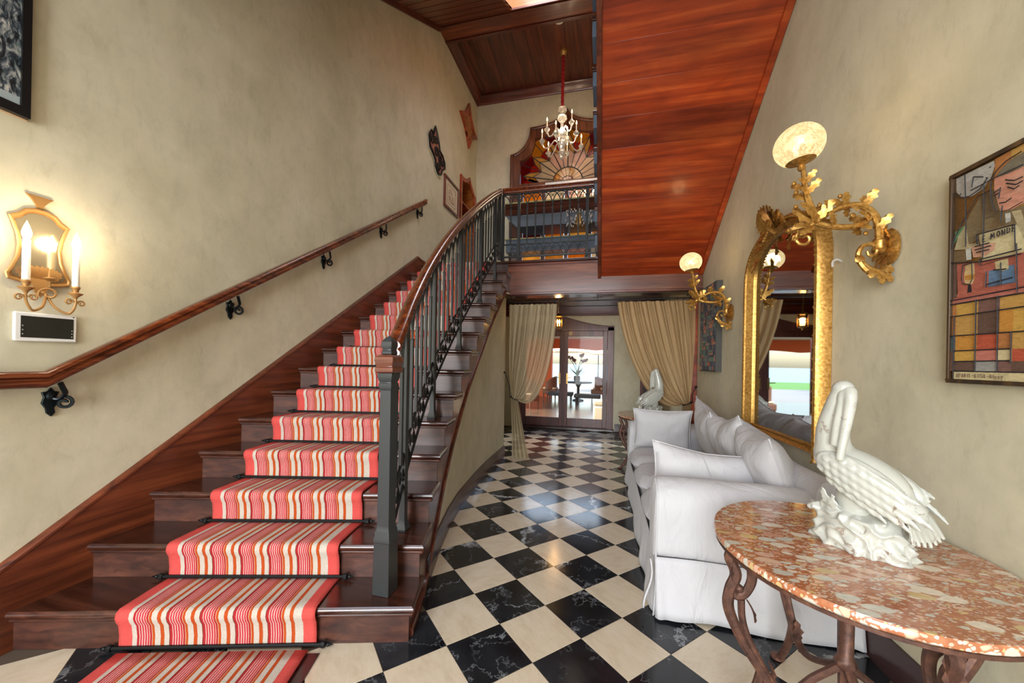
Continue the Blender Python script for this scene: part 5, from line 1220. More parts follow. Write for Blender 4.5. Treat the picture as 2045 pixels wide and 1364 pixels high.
for x_ in (-1.345, -.105, 1.10):
    obj('bracket', MB().tube([(x_, CY, RZ), (x_, CY, 2.358)], .006, 6).tube([(x_-.05, CY, RZ+.045), (x_+.05, CY, RZ+.045)], .005, 6).ball((x_-.05, CY, RZ+.045), .009, 6, 5).ball((x_+.05, CY, RZ+.045), .009, 6, 5), M['irondark'], rd)
for x_ in (-1.40, 1.187): obj('finial', MB().ball((x_, CY, RZ), .018, 10, 8), M['irondark'], rd)
# ================================================================== LANTERN
lx, ly = -.82, 6.8
la = thing('hanging_lantern', 'small glowing brass and glass lantern hanging in front of the doors', 'lantern', (lx, ly, 2.03))
obj('canopy', MB().lathe([(.05, 2.60), (.05, 2.61), (.02, 2.618)], (lx, ly, 0), 12), M['brass'], la)
obj('chain', MB().tube([(lx, ly, 2.60), (lx, ly, 2.31)], .007, 6), M['brass'], la)
cg = MB().lathe([(.012, 2.31), (.03, 2.295), (.078, 2.262), (.078, 2.252)], (lx, ly, 0), 6).lathe([(.074, 2.064), (.078, 2.056), (.05, 2.044), (.014, 2.03), (.012, 2.01), (.003, 2.0)], (lx, ly, 0), 6)
for i in range(6):
    a = 2*PI*(i+.5)/6; cg.tube([(lx+math.cos(a)*.074, ly+math.sin(a)*.074, 2.06), (lx+math.cos(a)*.074, ly+math.sin(a)*.074, 2.256)], .004, 5)
obj('cage', cg, M['brass'], la, sharp=25)
M['lglass'] = thin_glass('lantern_glass', (1, .9, .74, 1))
for i in range(6):
    a = 2*PI*(i+.5)/6; b2 = 2*PI*(i+1.5)/6; p = V(lx+math.cos(a)*.071, ly+math.sin(a)*.071, 2.066); q = V(lx+math.cos(b2)*.071, ly+math.sin(b2)*.071, 2.066)
    obj('pane', MB().prism([p, q, q+V(0, 0, .186), p+V(0, 0, .186)], (V(lx, ly, 2.066)-(p+q)/2).normalized()*.003), M['lglass'], la)
for i in range(3):
    a = 2*PI*i/3; obj('bulb', MB().lathe([(.006, 2.08), (.006, 2.13), (.013, 2.14), (.015, 2.16), (.003, 2.20)], (lx+math.cos(a)*.025, ly+math.sin(a)*.025, 0), 8), pl('lantern_bulb_%d' % i, srgb(255, 220, 150), .4, emit=srgb(255, 205, 125), estr=16), la)
lamp('lantern_light', 'POINT', (lx, ly, 2.16), 12, (1, .72, .4), radius=.04)
# ================================================================== OUTSIDE
def stone_mat():
    m, nt, b = newmat('patio_slate'); tc = nt.nodes.new('ShaderNodeTexCoord'); br = nt.nodes.new('ShaderNodeTexBrick'); br.inputs['Scale'].default_value = 1.6; br.inputs['Color1'].default_value = srgb(104, 84, 66); br.inputs['Color2'].default_value = srgb(84, 70, 56); br.inputs['Mortar'].default_value = srgb(70, 58, 48); br.inputs['Mortar Size'].default_value = .012
    nt.links.new(tc.outputs['Object'], br.inputs['Vector']); n_ = noise(nt, tc.outputs['Object'], 3.5, 5); r = ramp(nt, n_.outputs['Fac'], [(.3, (.7, .7, .7, 1)), (.7, (1.2, 1.2, 1.2, 1))]); c = mixc(nt, 1.0, br.outputs['Color'], r.outputs['Color'], 'MULTIPLY'); nt.links.new(c, b.inputs['Base Color']); b.inputs['Roughness'].default_value = .22; bump(nt, b, n_.outputs['Fac'], .3, .02); return m
obj('patio_floor', MB().box(-9, 6, DY+.17, 17, -.14, -.012), stone_mat(), kind='structure')
obj('deck', MB().box(-30, 30, 17, 27, -.4, -.02), pl('pale_deck', srgb(150, 144, 134), .6), kind='structure')
obj('lawn', MB().box(-60, -9.01, 6, 40, -.3, -.03), pl('lawn_grass', srgb(96, 140, 60), .9), kind='structure')
def sea_mat():
    m, nt, b = newmat('sea_water'); tc = nt.nodes.new('ShaderNodeTexCoord'); mp0 = nt.nodes.new('ShaderNodeMapping'); mp0.inputs['Scale'].default_value = (.15, 1, 1); nt.links.new(tc.outputs['Object'], mp0.inputs['Vector']); n_ = noise(nt, mp0.outputs['Vector'], 1.2, 4)
    r = ramp(nt, n_.outputs['Fac'], [(.3, srgb(54, 104, 122)), (.7, srgb(86, 140, 156))]); nt.links.new(r.outputs['Color'], b.inputs['Base Color']); b.inputs['Roughness'].default_value = .25; bump(nt, b, n_.outputs['Fac'], .4, .1); return m
obj('sea', MB().box(-900, 900, 27.1, 1500, -3, -1.0), sea_mat(), kind='structure')
M['terra'] = pl('terracotta_render', srgb(206, 96, 56), .85)
pv = thing('patio_loggia', 'terracotta coloured patio loggia with scalloped header, seen through the doors', 'loggia', (-1.5, 16, 0))
obj('pillar', MB().box(-3.55, -2.16, 15.8, 16.2, -.012, 2.4), M['terra'], pv)
obj('pillar', MB().box(.55, 1.6, 15.8, 16.2, -.012, 2.4), M['terra'], pv)
hdm = [(-9, 16, 2.45), (-9, 16, 2.0)]
for i in range(0, 61):
    x_ = -9+i*.24; hdm.append((x_, 16, 1.96+.09*abs(math.sin((x_+.3)*PI/2.7))))
hdm += [(5.4, 16, 2.45)]
obj('header', MB().prism(hdm, (0, .12, 0)), M['terra'], pv)
obj('patio_ceiling', MB().box(-9, 6, 11.2, 16.3, 2.46, 2.6), pl('cream_ceiling', srgb(226, 216, 198), .8), pv)
obj('side_wall', MB().box(1.7, 1.9, DY+.17, 16, -.012, 2.45), M['terra'], pv)
obj('garden_wall', MB().box(-20, -12, 25.5, 26, -.02, 1.7), M['terra'], pv)
M['wicker'] = pl('brown_wicker', srgb(112, 70, 50), .7); M['canvas'] = pl('canvas_cream', srgb(214, 196, 160), .8); M['dark'] = pl('dark_patio_furniture', srgb(44, 42, 44), .6)
def wicker_chair(loc, rz, label):
    e = thing('patio_chair', label, 'chair', loc, 'wicker chairs on the patio'); e.rotation_euler = (0, 0, rz)
    obj('seat', MB().box(-.28, .28, -.28, .28, .22, .40), M['wicker'], e, local=True, bev=.03)
    bk_ = MB()
    def f(u, v): a = lerp(-PI*.62, PI*.62, u); return V(math.sin(a)*.32, -.05+math.cos(a)*.27, lerp(.36, .62+.28*math.cos(a*.72), v))
    bk_.grid(f, 18, 6); o = obj('backrest', bk_, M['wicker'], e, local=True); o.modifiers.new('t', 'SOLIDIFY').thickness = .04
    obj('seat_pad', MB().box(-.25, .25, -.27, .22, .401, .47), M['canvas'], e, local=True, bev=.03)
    for x_ in (-.24, .24):
        for y_ in (-.24, .24): obj('leg', MB().lathe([(.02, 0), (.03, .23)], (x_, y_, -.011), 8), M['wicker'], e, local=True)
    return e
wicker_chair((-2.0, 14.7, 0), R_(-100), 'wicker armchair with tan cushion beyond the left door leaf')
wicker_chair((-2.32, 11.6, 0), R_(160), 'wicker chair nearest the left door leaf, low in the glass')
wicker_chair((-.12, 15.3, 0), R_(60), 'dark wicker chair to the right of the patio orchid table')
pt = thing('patio_table', 'dark round patio table carrying an orchid beyond the right door leaf', 'table', (-.95, 14.6, -.011))
obj('table_top', MB().lathe([(.5, .66), (.52, .68), (.52, .70), (.5, .715)], (-.95, 14.6, 0), 28), M['dark'], pt); obj('pedestal', MB().lathe([(.22, -.011), (.2, .03), (.06, .08), (.05, .5), (.14, .66)], (-.95, 14.6, 0), 14), M['dark'], pt)
orc = thing('orchid', 'dark silhouetted orchid plant in a pot on the patio table', 'plant', (-1.0, 14.6, .716))
obj('pot', MB().lathe([(.09, .716), (.13, .80), (.12, .93), (.10, .94)], (-1.0, 14.6, 0), 12), M['dark'], orc)
M['leafg'] = pl('leaf_green', srgb(58, 92, 44), .6); M['petal'] = pl('orchid_petal', srgb(78, 48, 52), .6)
lv = MB()
for i in range(9): a = i*.7; leaf(lv, (-1.0, 14.6, .92), (-1.0+math.cos(a)*.30, 14.6+math.sin(a)*.2, 1.02+.08*(i % 3)), (0, 0, 1), .05, .05)
obj('leaves', lv, M['leafg'], orc)
for k, (dx, zz_) in enumerate([(-.42, 1.72), (-.18, 1.62), (.22, 1.80), (.36, 1.60)]):
    so_ = obj('stem', MB().tube(smooth_path([(-1.0, 14.6, .93), (-1.0+dx*.3, 14.6, 1.35), (-1.0+dx, 14.6, zz_)], 5), .012, 5), M['leafg'], orc); fl_ = MB()
    for j in range(5): fl_.ball((-1.0+dx*(1.0-.13*j), 14.6, zz_-.03-.05*(j % 2)-.04*j*.3), (.05, .03, .05), 7, 5)
    obj('flowers', fl_, M['petal'], so_)
bn = thing('patio_sofa', 'cream upholstered patio seat low at the right edge of the doors', 'sofa', (.02, 9.9, -.011))
obj('seat', MB().box(-.25, .62, 9.6, 10.3, -.011, .36), M['canvas'], bn, bev=.05); obj('backrest', MB().box(.42, .62, 9.6, 10.3, .36, .70), M['canvas'], bn, bev=.05); obj('arm', MB().box(-.25, .42, 9.6, 9.75, .36, .52), M['canvas'], bn, bev=.05)
for i, (x_, y_, lb) in enumerate([(-1.55, 14.0, 'low dark lounger on the patio beside the door meeting stile'), (-.55, 13.4, 'low dark lounger on the patio in the right door leaf')]):
    e = thing('patio_lounger', lb, 'lounger', (x_, y_, -.011), 'dark loungers on the patio')
    obj('seat', MB().box(x_-.45, x_+.45, y_-.3, y_+.3, .22, .34), M['dark'], e, bev=.02)
    for dx in (-.38, .38):
        for dy in (-.24, .24): obj('leg', MB().lathe([(.02, -.011), (.022, .22)], (x_+dx, y_+dy, 0), 6), M['dark'], e)
for i, (x_, y_, lb) in enumerate([(-1.9, 20, 'cream parasol outside, left one of the pair against the sea'), (-.35, 23.5, 'cream parasol outside, right one of the pair against the sea')]):
    e = thing('parasol', lb, 'parasol', (x_, y_, -.019), 'cream parasols by the sea')
    obj('pole', MB().tube([(x_, y_, -.019), (x_, y_, 2.35)], .035, 8), M['dark'], e); obj('canopy', MB().lathe([(1.25, 1.98), (1.27, 2.02), (.7, 2.22), (.05, 2.42)], (x_, y_, 0), 8), M['canvas'], e, sharp=20)
tr_ = thing('garden_tree', 'green garden tree beyond the lawn, seen in the mirror', 'tree', (-13, 22, -.03))
obj('trunk', MB().tube(smooth_path([(-13, 22, -.03), (-12.9, 22, .8), (-13.1, 22.1, 1.6)], 5), .12, 8), M['wicker'], tr_)
cr_ = MB(); rr_ = random.Random(2)
for i in range(240):
    a = rr_.random()*2*PI; b2 = rr_.random()*2-1; r = 1.2*rr_.random()**.4; p = V(-13+math.cos(a)*r, 22+math.sin(a)*r, 2.2+b2*.9); d_ = V(rr_.gauss(0, 1), rr_.gauss(0, 1), rr_.gauss(0, 1)).normalized(); leaf(cr_, p, p+d_*.35, d_.orthogonal(), .10, .04, 4)
obj('foliage', cr_, M['leafg'], tr_, kind='stuff')
# ================================================================== UPSTAIRS WINDOW
M['winwood'] = wood('window_wood', srgb(62, 30, 16), srgb(96, 52, 30), srgb(122, 72, 44), 'Z', .4, .2)
wn_ = thing('window_1', None, None, (WC, YB, WB), kind='structure')
def stained(nm, col):
    m = bpy.data.materials.new(nm); m.use_nodes = True; nt = m.node_tree; nt.nodes.clear(); o = nt.nodes.new('ShaderNodeOutputMaterial'); tc = nt.nodes.new('ShaderNodeTexCoord'); n_ = noise(nt, tc.outputs['Object'], 5, 4)
    cr = ramp(nt, n_.outputs['Fac'], [(.3, tuple(c*.7 for c in col[:3])+(1,)), (.65, col)])
    t = nt.nodes.new('ShaderNodeBsdfTranslucent'); d = nt.nodes.new('ShaderNodeBsdfDiffuse'); g = nt.nodes.new('ShaderNodeBsdfGlossy'); g.inputs['Roughness'].default_value = .12
    for x in (t, d): nt.links.new(cr.outputs['Color'], x.inputs['Color'])
    a = nt.nodes.new('ShaderNodeMixShader'); a.inputs[0].default_value = .38; b = nt.nodes.new('ShaderNodeMixShader'); b.inputs[0].default_value = .05
    nt.links.new(t.outputs[0], a.inputs[1]); nt.links.new(d.outputs[0], a.inputs[2]); nt.links.new(a.outputs[0], b.inputs[1]); nt.links.new(g.outputs[0], b.inputs[2]); nt.links.new(b.outputs[0], o.inputs['Surface']); return m
SG = {k: stained('stained_'+k, srgb(*v)) for k, v in dict(red=(196, 40, 28), ruby=(124, 18, 18), amber=(230, 150, 36), gold=(238, 186, 96), cream=(240, 216, 182), rose=(236, 198, 178), honey=(222, 164, 78)).items()}
oL = full([(x+WC, z) for x, z in OUT][:0] or OUT); iL = full(INN)
fpts = [(-1.16, WB-.1)]+oL+[(1.16, WB-.1)]; ipts = [(-.97, WB-.1)]+iL+[(.97, WB-.1)]
fm = MB()
for i in range(len(fpts)-1):
    a, b_, c_, d_ = fpts[i], fpts[i+1], ipts[i+1], ipts[i]
    fm.hexa([(WC+a[0], YB-.05, a[1]), (WC+b_[0], YB-.05, b_[1]), (WC+c_[0], YB-.02, c_[1]), (WC+d_[0], YB-.02, d_[1]), (WC+a[0], YB+.001, a[1]), (WC+b_[0], YB+.001, b_[1]), (WC+c_[0], YB+.10, c_[1]), (WC+d_[0], YB+.10, d_[1])])
obj('window_frame', fm, M['winwood'], wn_, sharp=30)
obj('frame_moulding', MB().sweep([(WC+x, YB-.05, z) for x, z in fpts], [(0, 0), (.045, 0), (.045, .02), (.03, .03), (0, .03)], up=(0, -1, 0)), M['winwood'], wn_, sharp=40)
TRZ = 5.05; CC = (0.015, TRZ+.04); YG = YB+.05
def inside(x, z):
    x = abs(x)
    for i in range(len(INN)-1):
        a, b_ = INN[i], INN[i+1]
        if -b_[0] <= x <= -a[0]:
            t = (x+a[0])/((-b_[0])-(-a[0])) if b_[0] != a[0] else 0
            return z < lerp(a[1], b_[1], t)-.012
    return False
def rad_lim(a):
    r = .1
    while r < 2 and inside(CC[0]+math.cos(a)*r, CC[1]+math.sin(a)*r): r += .01
    return r
def pane(col, pol):
    obj('pane', MB().prism([(WC+CC[0]+math.cos(a)*r, YG, CC[1]+math.sin(a)*r) for r, a in pol], (0, .006, 0)), SG[col], wn_)
lead = MB()
def ld(pol, r=.007): lead.tube([(WC+CC[0]+math.cos(a)*r_, YG-.001, CC[1]+math.sin(a)*r_) for r_, a in pol], r, 5)
RDs = .30
rays = [R_(a) for a in (12, 38, 64, 90, 116, 142, 168)]
st_ = R_(26)
for i, a in enumerate(rays):
    Lm = rad_lim(a)*.93; rm_ = .64
    for s in (-1, 1):
        h2 = a+s*st_/2; rv = min(.74, rad_lim(h2)*.7)
        pane('rose' if i in (2, 3, 4) else 'cream', [(RDs, a), (RDs, a+s*st_/4), (RDs, h2), (rv*.80, h2), (rv, a)])
        pane(['gold', 'honey'][(s+1)//2] if i % 2 else ['gold', 'amber'][(s+1)//2], [(rv, a), (rv*.80, h2), (lerp(rv, Lm, .45), a+s*st_*.22), (Lm, a)])
        ld([(rv, a), (rv*.80, h2)]); ld([(RDs, h2), (rv*.8, h2)]); ld([(rv*.80, h2), (lerp(rv, Lm, .45), a+s*st_*.22), (Lm, a)])
    ld([(RDs, a), (Lm, a)], .011)
bounds = [R_(0.5)]+[(rays[i]+rays[i+1])/2 for i in range(6)]+[R_(179.5)]
for i in range(8):
    if i in (0, 7): continue
    a0, a1 = rays[i-1], rays[i]; h2 = bounds[i]; rv = min(.74, rad_lim(h2)*.7)*.80; L0 = rad_lim(a0)*.93; L1 = rad_lim(a1)*.93; rb = rad_lim(h2)-.005
    mid = lerp(rv, rb, .5)
    pane('red', [(rv, h2), (lerp(min(.74, rad_lim(a0)*.7), L0, .45), a0+st_*.22), (mid, h2)]); pane('red', [(rv, h2), (mid, h2), (lerp(min(.74, rad_lim(a1)*.7), L1, .45), a1-st_*.22)])
    for (s, aa, LL) in ((1, a0, L0), (-1, a1, L1)):
        q = [(mid, h2), (lerp(min(.74, rad_lim(aa)*.7), LL, .45), aa+s*st_*.22), (LL, aa)]
        for t in (.15, .4, .65, .85): ang = lerp(aa, h2, t); q.append((rad_lim(ang)-.005, ang))
        q.append((rb, h2)); pane('ruby' if (i+s) % 2 else 'amber', q)
    ld([(rv, h2), (rb, h2)])
for s, aa in ((1, rays[0]), (-1, rays[-1])):
    e0 = R_(1) if s == 1 else R_(179); LL = rad_lim(aa)*.93
    pane('cream', [(RDs, e0), (RDs, aa-s*st_/2*.8), (.50, aa-s*st_/2*.8), (.62, e0)]); pane('red', [(.62, e0), (.50, aa-s*st_/2*.8), (LL*.85, aa-s*R_(2))][:3]+[(rad_lim(e0)-.01, e0)])
for i in range(9):
    a0, a1 = PI*i/9, PI*(i+1)/9; pane('amber' if i % 2 else 'honey', [(.12, a0), (.12, a1), (RDs, a1), (RDs, a0)]); pane('red' if i % 2 else 'rose', [(.0, a0), (.12, a0), (.12, a1)])
    ld([(.12, a0), (RDs, a0)], .004)
ld([(RDs, PI*i/24) for i in range(25)], .011); ld([(.12, PI*i/12) for i in range(13)], .006)
obj('lead_cames', lead, M['iron'], wn_)
obj('backing_pane', MB().prism([(WC+x, YG+.008, z) for x, z in [(-.965, TRZ)]+iL+[(.965, TRZ)]], (0, .004, 0)), SG['ruby'], wn_)
obj('transom', MB().box(WC-.97, WC+.97, YB-.06, YB+.09, TRZ-.07, TRZ+.035), M['winwood'], wn_, bev=.006)
obj('mid_rail_highlight', MB().box(WC-.42, WC+.72, YB-.085, YB-.061, TRZ-.05, TRZ-.005), pl('rail_highlight_white', srgb(206, 206, 210), .5), wn_)  # white bar stands for the highlight on the window's mid rail
for x_ in (-.97, -.50, -.03, .44, .90): obj('mullion', MB().box(WC+x_, WC+x_+.07, YB-.03, YB+.09, WB-.1, TRZ-.071), M['winwood'], wn_, bev=.006)
lowc = ['amber', 'red', 'gold', 'cream', 'ruby', 'honey', 'rose', 'amber']
for i, x_ in enumerate((-.90, -.43, .04, .51)):
    for j in range(5):
        z0 = WB-.1+j*.44; obj('pane', MB().box(WC+x_+.005, WC+x_+.385, YG, YG+.006, z0, min(z0+.425, TRZ-.075)), SG[lowc[(i*3+j*2) % 8]], wn_)
# ledges in front of the window
M['verdigris'] = pl('verdigris_edge', srgb(150, 146, 100), .5)
lgd = thing('window_ledge', 'deep wooden ledge with slate blue underside across the stained glass', 'ledge', (-.8, 7.2, 3.9))
obj('front_board', MB().box(-1.93, .32, 7.0, 7.04, 4.235, 4.445), M['mahog'], lgd); obj('top_slab', MB().box(-1.95, .34, 6.98, 7.54, 4.446, 4.468), M['verdigris'], lgd); obj('underside', MB().hexa([(-1.70, 7.08, 4.03), (.30, 7.08, 4.03), (.30, 7.53, 4.0), (-1.60, 7.53, 4.0), (-1.90, 7.045, 4.235), (.31, 7.045, 4.235), (.31, 7.54, 4.235), (-1.90, 7.54, 4.235)]), M['slate'], lgd)
lg2 = thing('lower_window_ledge', 'lower slate blue ledge with pale top behind the landing railing', 'ledge', (-.8, 7.2, 3.55))
obj('top_slab', MB().box(-1.95, .34, 7.16, 7.54, 3.82, 3.84), M['verdigris'], lg2); obj('front_board', MB().box(-1.93, .32, 7.18, 7.53, 3.58, 3.819), M['slate'], lg2)
M['crystal'] = pl('crystal', srgb(244, 240, 232), .04, trans=.75, ior=1.5); M['flame'] = pl('candle_bulb', srgb(255, 226, 170), .4, emit=srgb(255, 205, 130), estr=14); M['candle'] = pl('candle_sleeve', srgb(238, 226, 200), .5)
for (x_, z_, lb, nb) in ((-.42, 4.62, 'crystal wall light with lit candles above the window ledge', 3), (-.50, 4.08, 'cluster of white crystal drops under the window ledge', 0)):
    e = thing('crystal_wall_light', lb, 'wall lamp', (x_, 7.56 if nb else 7.05, z_-.15)); yq = 7.44 if nb else 6.93
    obj('back_plate', MB().lathe([(.05, z_-.15), (.07, z_-.08), (.02, z_+.12)], (x_, yq+.04, 0), 10), M['brass'], e); dr_ = MB(); r3 = random.Random(8)
    for i in range(70):
        px, pz = x_+r3.uniform(-.24, .24), z_+r3.uniform(-.16, .14); dr_.ball((px, yq+r3.uniform(-.05, .04), pz), (.012, .012, .022), 6, 4)
    obj('crystal_drops', dr_, M['crystal'], e, kind='stuff')
    for i in range(nb): xx = x_-.16+.16*i; obj('candle', MB().lathe([(.011, z_+.0), (.011, z_+.10)], (xx, yq-.06, 0), 8), M['candle'], e); obj('flame_bulb', MB().lathe([(.004, z_+.10), (.014, z_+.12), (.002, z_+.165)], (xx, yq-.06, 0), 8), M['flame'], e)
lamp('crystal_light', 'POINT', (-.45, 7.3, 4.7), 5, (1, .78, .5), radius=.1); 
# chandelier
cx, cy = -.81, 6.755
ch = thing('chandelier', 'crystal chandelier with candle bulbs hanging on a red cord', 'chandelier', (cx, cy, 5.07))
obj('canopy', MB().lathe([(.02, 6.93), (.05, 6.95), (.075, 6.985), (.08, 7.018)], (cx, cy, 0), 14), M['brass'], ch)
cd = [(cx+.004*math.sin(i*1.9), cy+.004*math.cos(i*1.9), lerp(6.94, 6.02, i/60)) for i in range(61)]
obj('red_cord', MB().tube(cd, [.022+.008*(i % 2) for i in range(61)], 7), pl('red_silk', srgb(160, 22, 32), .6), ch)
sm_ = MB()
sm_.lathe([(.02, 6.02), (.07, 5.99), (.085, 5.95), (.05, 5.90), (.03, 5.87), (.085, 5.84), (.09, 5.80), (.06, 5.76), (.028, 5.72), (.03, 5.62), (.05, 5.60), (.085, 5.55), (.09, 5.49), (.06, 5.44), (.03, 5.40), (.06, 5.36), (.07, 5.31), (.05, 5.26), (.03, 5.23), (.065, 5.20), (.05, 5.14), (.02, 5.11), (.028, 5.085), (.004, 5.06)], (cx, cy, 0), 12)
obj('stem', sm_, M['crystal'], ch, sharp=20)
def ch_arm(a, R, z0, zc_):
    d = V(math.cos(a), math.sin(a), 0); c = V(cx, cy, 0)
    ao = obj('arm', MB().tube(smooth_path([c+d*.05+V(0, 0, z0), c+d*(R*.35)+V(0, 0, z0+.07), c+d*(R*.62)+V(0, 0, z0-.05), c+d*(R*.86)+V(0, 0, z0-.08), c+d*R+V(0, 0, zc_-.02)], 6), .011, 7), M['crystal'], ch)
    p = c+d*R
    obj('bobeche', MB().lathe([(.01, zc_-.05), (.028, zc_-.04), (.05, zc_-.005), (.052, zc_+.003), (.018, zc_+.012), (.026, zc_+.03), (.016, zc_+.05)], (p.x, p.y, 0), 10).ball((p.x, p.y, zc_-.065), .016, 7, 5), M['crystal'], ao, sharp=20)
    obj('candle', MB().lathe([(.010, zc_+.045), (.010, zc_+.15)], (p.x, p.y, 0), 8), M['candle'], ao)
    obj('flame_bulb', MB().lathe([(.004, zc_+.15), (.012, zc_+.168), (.009, zc_+.19), (.001, zc_+.22)], (p.x, p.y, 0), 8), M['flame'], ao)
for i in range(6): ch_arm(R_(20+60*i), .36, 5.33, 5.34+.03*(i % 2))
for i in range(3): ch_arm(R_(75+120*i), .27, 5.56, 5.60)
lamp('chandelier_light', 'POINT', (cx, cy, 5.62), 14, (1, .80, .55), radius=.25)
det = MB().lathe([(.075, 6.985), (.08, 7.0), (.08, 7.018)], (-.81, 6.10, 0), 18).lathe([(.03, 6.97), (.04, 6.984)], (-.81, 6.10, 0), 12)
tag(obj('smoke_detector', det, pl('white_plastic', srgb(222, 218, 210), .4)), 'round white smoke detector on the boarded ceiling', 'detector')
# ================================================================== LEFT WALL, UPPER
sh = thing('fret_shutter', 'wooden louvred vent with concave sides high on the left wall', 'vent', (XL, 7.06, 5.67))
cpt = [(6.60, 6.12), (7.05, 6.56), (7.52, 6.10), (7.085, 5.67)]; cm = V(0, 7.06, 6.11)
def conc(k, n=8):
    L = []
    for i in range(4):
        a, b_ = cpt[i], cpt[(i+1) % 4]
        for j in range(n):
            t = j/n; y_ = lerp(a[0], b_[0], t); z_ = lerp(a[1], b_[1], t); s = .16*math.sin(PI*t); y_ += (cm.y-y_)*s*1.3; z_ += (cm.z-z_)*s*1.3
            L.append((cm.y+(y_-cm.y)*k, cm.z+(z_-cm.z)*k))
    return L
o_, i_ = conc(1.0), conc(.66); fm = MB()
for i in range(len(o_)):
    j = (i+1) % len(o_); fm.hexa([(XL+.001, *o_[i]), (XL+.001, *o_[j]), (XL+.001, *i_[j]), (XL+.001, *i_[i]), (XL+.045, *o_[i]), (XL+.045, *o_[j]), (XL+.03, *i_[j]), (XL+.03, *i_[i])])
obj('frame', fm, M['soffit'], sh)
obj('backing', MB().prism([(XL+.001, y_, z_) for y_, z_ in i_], (.008, 0, 0)), M['skyl'], sh)
for i in range(11):
    z_ = 5.90+i*.04; hw = .19*(1-abs(z_-6.11)/.34); obj('slat', MB().hexa([(XL+.01, 7.06-hw, z_-.016), (XL+.01, 7.06+hw, z_-.016), (XL+.028, 7.06+hw, z_-.006), (XL+.028, 7.06-hw, z_-.006), (XL+.01, 7.06-hw, z_-.008), (XL+.01, 7.06+hw, z_-.008), (XL+.028, 7.06+hw, z_+.006), (XL+.028, 7.06-hw, z_+.006)]), M['skyl'], sh)
ms = thing('carved_ornament', 'black scrollwork wall carving on pink ground, upper left wall', 'carving', (XL, 5.65, 4.5))
ol = [(5.56, 5.18), (5.50, 5.02), (5.42, 5.04), (5.35, 4.93), (5.38, 4.78), (5.50, 4.72), (5.58, 4.66), (5.60, 4.55), (5.70, 4.49), (5.80, 4.52), (5.84, 4.62), (5.94, 4.68), (5.93, 4.78), (5.84, 4.86), (5.74, 4.88), (5.70, 4.98), (5.64, 5.08)]
obj('ground_panel', MB().prism([(XL+.012, y_, z_) for y_, z_ in ol], (.012, 0, 0)), pl('pink_clay', srgb(150, 96, 80), .7), ms); obj('plaster_edge', MB().prism([(XL+.001, 5.645+(y_-5.645)*1.1+.03, 4.83+(z_-4.83)*1.08-.02) for y_, z_ in ol], (.011, 0, 0)), M['plaster'], ms)
fw = MB().tube([(XL+.03, y_, z_) for y_, z_ in ol], .016, 6, closed=True)
for (a, b_, r, s) in ((5.47, 4.92, .085, 1), (5.58, 4.98, .06, -1), (5.62, 4.80, .085, 1), (5.76, 4.76, .085, -1), (5.71, 4.60, .07, 1), (5.85, 4.72, .05, 1)): fw.tube(spiral(V(XL+.03, a, b_), V(0, 1, 0), V(0, 0, 1), r, .015, 0, 1.6*s), .015, 6)
obj('scrollwork', fw, pl('black_lacquer', srgb(26, 22, 24), .3), ms)
pf = thing('framed_drawing', 'small framed ink drawing in a dark wood frame beside the niche', 'picture', (XL, 6.28, 4.08))
a0, a1, b0, b1 = 5.97, 6.60, 4.085, 4.635; fm = MB()
for (q0, q1, r0, r1) in ((a0, a1, b0, b0+.04), (a0, a1, b1-.04, b1), (a0, a0+.04, b0+.04, b1-.04), (a1-.04, a1, b0+.04, b1-.04)): fm.box(XL+.001, XL+.03, q0, q1, r0, r1)
obj('frame', fm, M['mahogz'], pf, bev=.004); obj('mat_board', MB().box(XL+.002, XL+.012, a0+.04, a1-.04, b0+.04, b1-.04), pl('ivory_paper', srgb(206, 190, 166), .8), pf)
dr_ = MB(); fx = XL+.014
for pts in [[(6.10, 4.20), (6.46, 4.20), (6.46, 4.52), (6.10, 4.52), (6.10, 4.20)], [(6.17, 4.28), (6.30, 4.28), (6.30, 4.40), (6.17, 4.40), (6.17, 4.28)], [(6.17, 4.40), (6.20, 4.46), (6.27, 4.46), (6.30, 4.40)], [(6.33, 4.26), (6.40, 4.27), (6.41, 4.36), (6.35, 4.37), (6.33, 4.26)], [(6.20, 4.28), (6.20, 4.34), (6.24, 4.34), (6.24, 4.28)], [(6.15, 4.25), (6.42, 4.25)]]: dr_.tube([(fx, y_, z_) for y_, z_ in pts], .0035, 5)
obj('ink_lines', dr_, pl('sepia_ink', srgb(140, 108, 84), .8), pf)
ni = thing('wall_niche', 'wood lined niche with peaked top in the upper left wall', 'niche', (XL, 7.1, 3.3)); fm = MB()
y0n, y1n, z0n, z1n = NI
fm.box(XL-.40, XL-.38, y0n, y1n, z0n, z1n); fm.box(XL-.38, XL-.0, y0n, y0n+.015, z0n, z1n); fm.box(XL-.38, XL-.0, y1n-.015, y1n, z0n, z1n); fm.box(XL-.38, XL, y0n+.015, y1n-.015, z1n-.015, z1n); fm.box(XL-.38, XL, y0n+.015, y1n-.015, z0n, z0n+.015)
obj('lining', fm, M['skyl'], ni)
obj('shelf', MB().box(XL-.37, XL-.02, y0n+.016, y1n-.016, 4.52, 4.545), M['soffit'], ni)
ed = [(y0n-.05, z0n), (y0n-.05, 4.97)]
for i in range(7): t = i/6; ed.append((lerp(y0n-.05, 7.16, t), 4.97-.06*math.sin(PI*t)+.16*t))
for i in range(1, 9): t = i/8; ed.append((lerp(7.16, y1n+.06, t), lerp(5.13, 4.86, t**.6)))
ed += [(y1n+.06, z0n)]
inn_ = [(min(max(y_, y0n+.03), y1n-.03), z_-.07 if z_ > 4 else z_) for y_, z_ in ed]; fm = MB()
